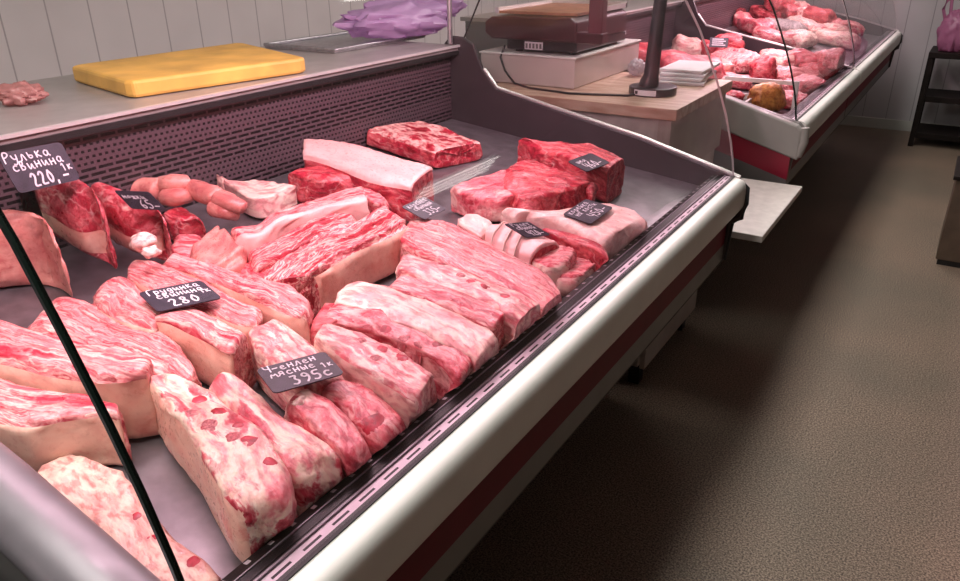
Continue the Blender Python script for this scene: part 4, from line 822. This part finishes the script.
# ------------------------------------------------------------------ scale table between the cases
t = empty('scale_table', (-1.15, 2.76, 0), 'wooden counter cabinet with the scale on it, standing between the two cases', 'counter')
MB().box(-1.56, -.772, 2.42, 3.085, 1.062, 1.10).build('table_top', MAT['wood'], t, bevel=.002)
MB().box(-.834, -.790, 2.43, 3.075, .84, 1.062).build('upper_panel', MAT['cabinet'], t)
MB().box(-1.54, -.835, 2.44, 3.07, .10, 1.062).build('body', MAT['paleply'], t)
MB().box(-.834, -.814, 2.46, 3.10, .085, .84).build('front_panel', MAT['paleply'], t)
for x in (-.86, -1.50):
    for y in (2.50, 3.03): MB().box(x - .022, x + .022, y - .022, y + .022, 0, .10).build('foot', MAT['black'], t)
lb = empty('ledge_board', (-.63, 2.77, .70), 'pale grey bag ledge jutting from the counter beside the end of the pork case', 'ledge')
MB().box(-.813, -.452, 2.45, 3.10, .688, .712).build('board', MAT['board'], lb, bevel=.003)
mb = MB()
for y in (2.62, 2.95): mb.prism_y([(-.81, .688), (-.56, .688), (-.81, .50)], y - .008, y + .008)
mb.build('bracket', MAT['steel'], lb)

sb = empty('riser_box', (-1.43, 2.92, 1.10), 'cream white box under the scale on the wooden counter', 'box')
MB().box(-1.64, -1.229, 2.60, 3.245, 1.101, 1.207).build('body', MAT['scalebox'], sb, bevel=.004)
MB().box(-1.645, -1.224, 2.595, 3.25, 1.207, 1.214).build('lid', MAT['white'], sb, bevel=.002)
sc = empty('weighing_scale', (-1.42, 2.85, 1.214), 'dark maroon electronic scale on the cream box', 'scale')
MB().box(-1.545, -1.245, 2.64, 3.12, 1.224, 1.262).build('base', MAT['black'], sc, bevel=.006)
for x in (-1.51, -1.28):
    for y in (2.68, 3.08): MB().cyl(x, y, 1.214, 1.226, .014, 12).build('foot', MAT['black'], sc)
MB().prism_y([(-1.60, 1.262), (-1.632, 1.285), (-1.63, 1.325), (-1.60, 1.343), (-1.26, 1.35), (-1.236, 1.335), (-1.236, 1.262)], 2.615, 3.10).build('housing', MAT['maroon'], sc, bevel=.008)
pt = MB().box(-1.60, -1.255, 2.66, 3.12, 1.352, 1.362).build('weighing_pan', MAT['rust'], sc)
mb = MB(); mb.box(-1.605, -1.59, 2.655, 3.125, 1.352, 1.374).box(-1.605, -1.25, 3.11, 3.125, 1.352, 1.374).box(-1.265, -1.25, 2.80, 3.125, 1.352, 1.37); mb.build('pan_rim', MAT['edge'], pt)
MB().box(-1.462, -1.385, 2.6365, 2.6398, 1.228, 1.256).build('rating_label', MAT['paper'], sc)
mb = MB()
for k in range(5): mb.box(-1.458 + k * .015, -1.449 + k * .015, 2.6355, 2.6366, 1.232, 1.25)
mb.build('print', MAT['grey'], sc)
MB().prism_z([(-1.197, 2.625), (-1.142, 2.625), (-1.142, 2.675), (-1.197, 2.675)], 1.272, 1.72).build('display_post', MAT['post'], sc, bevel=.008)
MB().box(-1.25, -1.135, 2.62, 2.68, 1.262, 1.30).build('post_bracket', MAT['maroon'], sc, bevel=.005)
MB().box(-1.33, -1.06, 2.62, 2.69, 1.72, 1.86).build('display_head', MAT['maroon'], sc, bevel=.01)
cab = MB().tube([(-1.55, 2.635, 1.235), (-1.54, 2.585, 1.20), (-1.52, 2.585, 1.15), (-1.47, 2.575, 1.107), (-1.38, 2.53, 1.104), (-1.2, 2.5, 1.104), (-1.0, 2.56, 1.104), (-.96, 2.62, 1.106)], .004, 8).build('power_cable', MAT['black'], None, True)
tag(cab, 'thin black cable hanging from the scale down onto the counter', 'cable')
bp = empty('display_pole', (-.935, 2.66, 1.10), 'charcoal display pole on a round base near the counter corner', 'display pole')
MB().cyl(-.945, 2.66, 1.10, 1.128, .085, 40).build('base', MAT['pole'], bp, bevel=.004)
pl = MB().tube([(-.955, 2.64, 1.128), (-.952, 2.64, 1.145), (-.948, 2.64, 1.17), (-.936, 2.64, 1.42), (-.928, 2.64, 1.70)], [.036, .034, .027, .023, .022], 18).build('post', MAT['pole'], bp, True)
MB().box(-1.02, -.80, 2.60, 2.68, 1.70, 1.83).build('display_head', MAT['pole'], bp, bevel=.01)
# curved label on the base
v = []; f = []
for k in range(9):
    a = R(-118 + k * 7); x, y = -.945 + .0856 * math.cos(a), 2.66 + .0856 * math.sin(a); v += [(x, y, 1.105), (x, y, 1.124)]
f = [[2 * k, 2 * k + 2, 2 * k + 3, 2 * k + 1] for k in range(8)]; obj('base_label', v, f, MAT['paper'], bp)
v = [(p[0] * 1.0 + 0, p[1], p[2]) for p in v]
mb = MB(); a = R(-110)
for k in range(2):
    x, y = -.945 + .0862 * math.cos(a), 2.66 + .0862 * math.sin(a); mb.box(x - .006, x + .006, y - .0006, y + .0006, 1.109, 1.120)
mb.build('label_print', MAT['pole'], bp)
# white sheets and packs
base_z = 1.101; names = ['lowest of the white paper packs beside the display pole', 'second white pack from below in the stack beside the display pole', 'third white pack from below in the stack beside the display pole', 'topmost white pack of the stack beside the display pole']
for k in range(4):
    p = MB().box(-.085, .085, -.13, .13, 0, .0125).build('paper_pack', MAT['paper'], None, bevel=.004)
    p.location = (-.935 + .006 * (k % 2), 2.99 + .012 * k, base_z + k * .0135); p.rotation_euler = (0, 0, R((12, 4, 9, 2)[k])); tag(p, names[k], 'paper pack', 'stacked white packs on the counter')
wc = crumple('plastic_bag', (-1.20, 3.22 - .2, 1.104), (.035, .04, .035), CLEARB, 1.7); 
wc.location = (.06, -.02, .0); tag(wc, 'small clear bag tucked between the cream box and the display pole', 'plastic bag')
nb = crumple('crumpled_napkin', (-1.33, 3.205, 1.215), (.045, .03, .05), MAT['paper'], 2.9); tag(nb, 'white crumpled napkin standing on the box behind the scale', 'napkin')

# ------------------------------------------------------------------ things in the second case
wt = empty('meat_tray', (-.88, 3.45, .93), 'black and white tray of red meat at the near corner of the second case', 'tray')
zt = deckz(-.88) + .012
mb = MB(); mb.box(-1.02, -.78, 3.36, 3.60, zt, zt + .008); mb.build('tray_base', MAT['black'], wt)
mb = MB(); mb.box(-1.02, -1.01, 3.36, 3.60, zt, zt + .035).box(-.79, -.78, 3.36, 3.60, zt, zt + .035).box(-1.02, -.78, 3.36, 3.37, zt, zt + .035).box(-1.02, -.78, 3.59, 3.60, zt, zt + .035); mb.build('tray_rim', MAT['white'], wt)
for k, (x, y) in enumerate(((-.94, 3.44), (-.86, 3.50), (-.95, 3.54))):
    o = blob('meat_chunk', (x, y, zt + .035), (.045, .04, .026), MM['lean'], 3 + k); tag(o, ('nearest red chunk in the black and white tray', 'right-hand red chunk in the black and white tray', 'rear red chunk in the black and white tray')[k], 'meat', 'red chunks in the black and white tray')
st_ = MB().box(-.95, -.63, 3.66, 3.675, deckz(-.78) + .10, deckz(-.78) + .118).build('divider_bar', MAT['white'])
MB().box(-.955, -.94, 3.655, 3.68, deckz(-.95), deckz(-.78) + .118).build('support', MAT['white'], st_); MB().box(-.64, -.625, 3.655, 3.68, deckz(-.63), deckz(-.78) + .118).build('support', MAT['white'], st_)
tag(st_, 'white bar spanning the near end of the second case', 'divider')
pc = MB().box(-.05, .05, -.002, .002, 0, .055).build('price_card', MAT['card']); pc.location = (-1.21, 4.42, deckz(-1.21) + .10); pc.rotation_euler = (R(-25), 0, R(15)); tag(pc, 'small price card among the red meat in the second case', 'price card', 'chalk price cards')
mb = MB()
for k in range(4): mb.box(-.036, .036 - .012 * (k % 2), -.003, -.0024, .01 + k * .011, .014 + k * .011)
mb.build('lettering', MAT['chalk'], pc).matrix_parent_inverse.identity()

# ------------------------------------------------------------------ stand, bag and cabinet at the right
sd = empty('shelf_stand', (.05, 7.42, 0), 'dark brown open steel stand against the end wall, carrying a pink bag', 'stand')
MB().box(-.29, .42, 7.22, 7.70, .72, .765).build('top', MAT['stand'], sd, bevel=.004)
for z in (.37, .07): MB().box(-.27, .40, 7.25, 7.68, z, z + .045).build('shelf', MAT['stand'], sd, bevel=.003)
for x in (-.27, .40):
    for y in (7.25, 7.68): MB().box(x - .02, x + .02, y - .02, y + .02, 0, .72).build('leg', MAT['stand'], sd)
bg = crumple('plastic_bag', (-.16, 7.36, .766), (.11, .09, .17), PINKB, 4.4, 0, True, .22); tag(bg, 'pink carrier bag standing on top of the dark stand', 'plastic bag')
for sx in (-1, 1): 
    hd = MB().tube([(-.16 + sx * .075, 7.36, 1.0), (-.16 + sx * .105, 7.36, 1.08), (-.16 + sx * .09, 7.36, 1.15), (-.16 + sx * .06, 7.36, 1.15), (-.16 + sx * .05, 7.36, 1.06), (-.16 + sx * .03, 7.36, 1.0)], .012, 8).build('handle', PINKB, bg, True)
fc = empty('floor_cabinet', (.45, 4.6, 0), 'brown wooden cabinet standing on the floor at the right edge of the photo', 'cabinet')
MB().box(.075, .85, 4.452, 4.90, .03, .47).build('body', MAT['brownbox'], fc, bevel=.004)
MB().box(.06, .865, 4.438, 4.915, .47, .49).build('cabinet_top', MAT['stand'], fc, bevel=.003)
MB().box(.085, .84, 4.46, 4.89, 0, .03).build('plinth', MAT['black'], fc)

# ------------------------------------------------------------------ lights
def ceiling_light(x, y0, y1, w, power, label):
    e = empty('ceiling_light', (x, (y0 + y1) / 2, ZC), label, 'ceiling light', 'long ceiling lights over the cases')
    MB().box(x - w / 2 - .02, x + w / 2 + .02, y0 - .02, y1 + .02, ZC - .05, ZC).build('housing', MAT['lampbody'], e)
    MB().box(x - w / 2, x + w / 2, y0, y1, ZC - .06, ZC - .05).build('diffuser', MAT['diffuser'], e)
    L = bpy.data.lights.new('ceiling_lamp', 'AREA'); L.shape = 'RECTANGLE'; L.size = w; L.size_y = y1 - y0; L.energy = power; L.color = (1, .96, .90)
    lo = bpy.data.objects.new('ceiling_lamp', L); COL.objects.link(lo); lo.location = (x, (y0 + y1) / 2, ZC - .07); lo.parent = e; lo.matrix_parent_inverse = e.matrix_basis.inverted()
ceiling_light(-.88, -1.4, .95, .50, 50, 'long ceiling light above the pork case')
ceiling_light(-.88, 2.2, 6.6, .50, 50, 'long ceiling light above the two rear cases')

wl = empty('tube_light', (2.88, 5.9, ZC), 'four-tube ceiling light near the right wall', 'ceiling light')
MB().box(2.62, 3.14, 5.15, 6.65, ZC - .03, ZC).build('back_plate', MAT['lampbody'], wl)
for k in range(4): MB().tube([(2.72 + k * .11, 5.2 + .06 * k, ZC - .055), (2.72 + k * .11, 6.5 + .06 * k, ZC - .055)], .012, 10).build('tube', MAT['whitetube'], wl, True)

# ------------------------------------------------------------------ world, camera
w = bpy.data.worlds.new('World'); S.world = w; w.use_nodes = True
w.node_tree.nodes['Background'].inputs[0].default_value = (.5, .47, .47, 1); w.node_tree.nodes['Background'].inputs[1].default_value = .05
cam = bpy.data.cameras.new('camera'); cam.sensor_width = 36; cam.lens = 28.05; cam.clip_start = .02
co = bpy.data.objects.new('camera', cam); COL.objects.link(co); S.camera = co
from mathutils import Matrix
co.matrix_world = Matrix(((0.846092,-0.215902,0.487354,0.000000),(0.532921,0.361636,-0.764993,0.000000),(-0.011081,0.906976,0.421036,1.600000),(0,0,0,1)))
S.view_settings.view_transform = 'Standard'; S.view_settings.look = 'None'; S.view_settings.gamma = 1; S.view_settings.use_curve_mapping = False
S.view_settings.exposure = .0
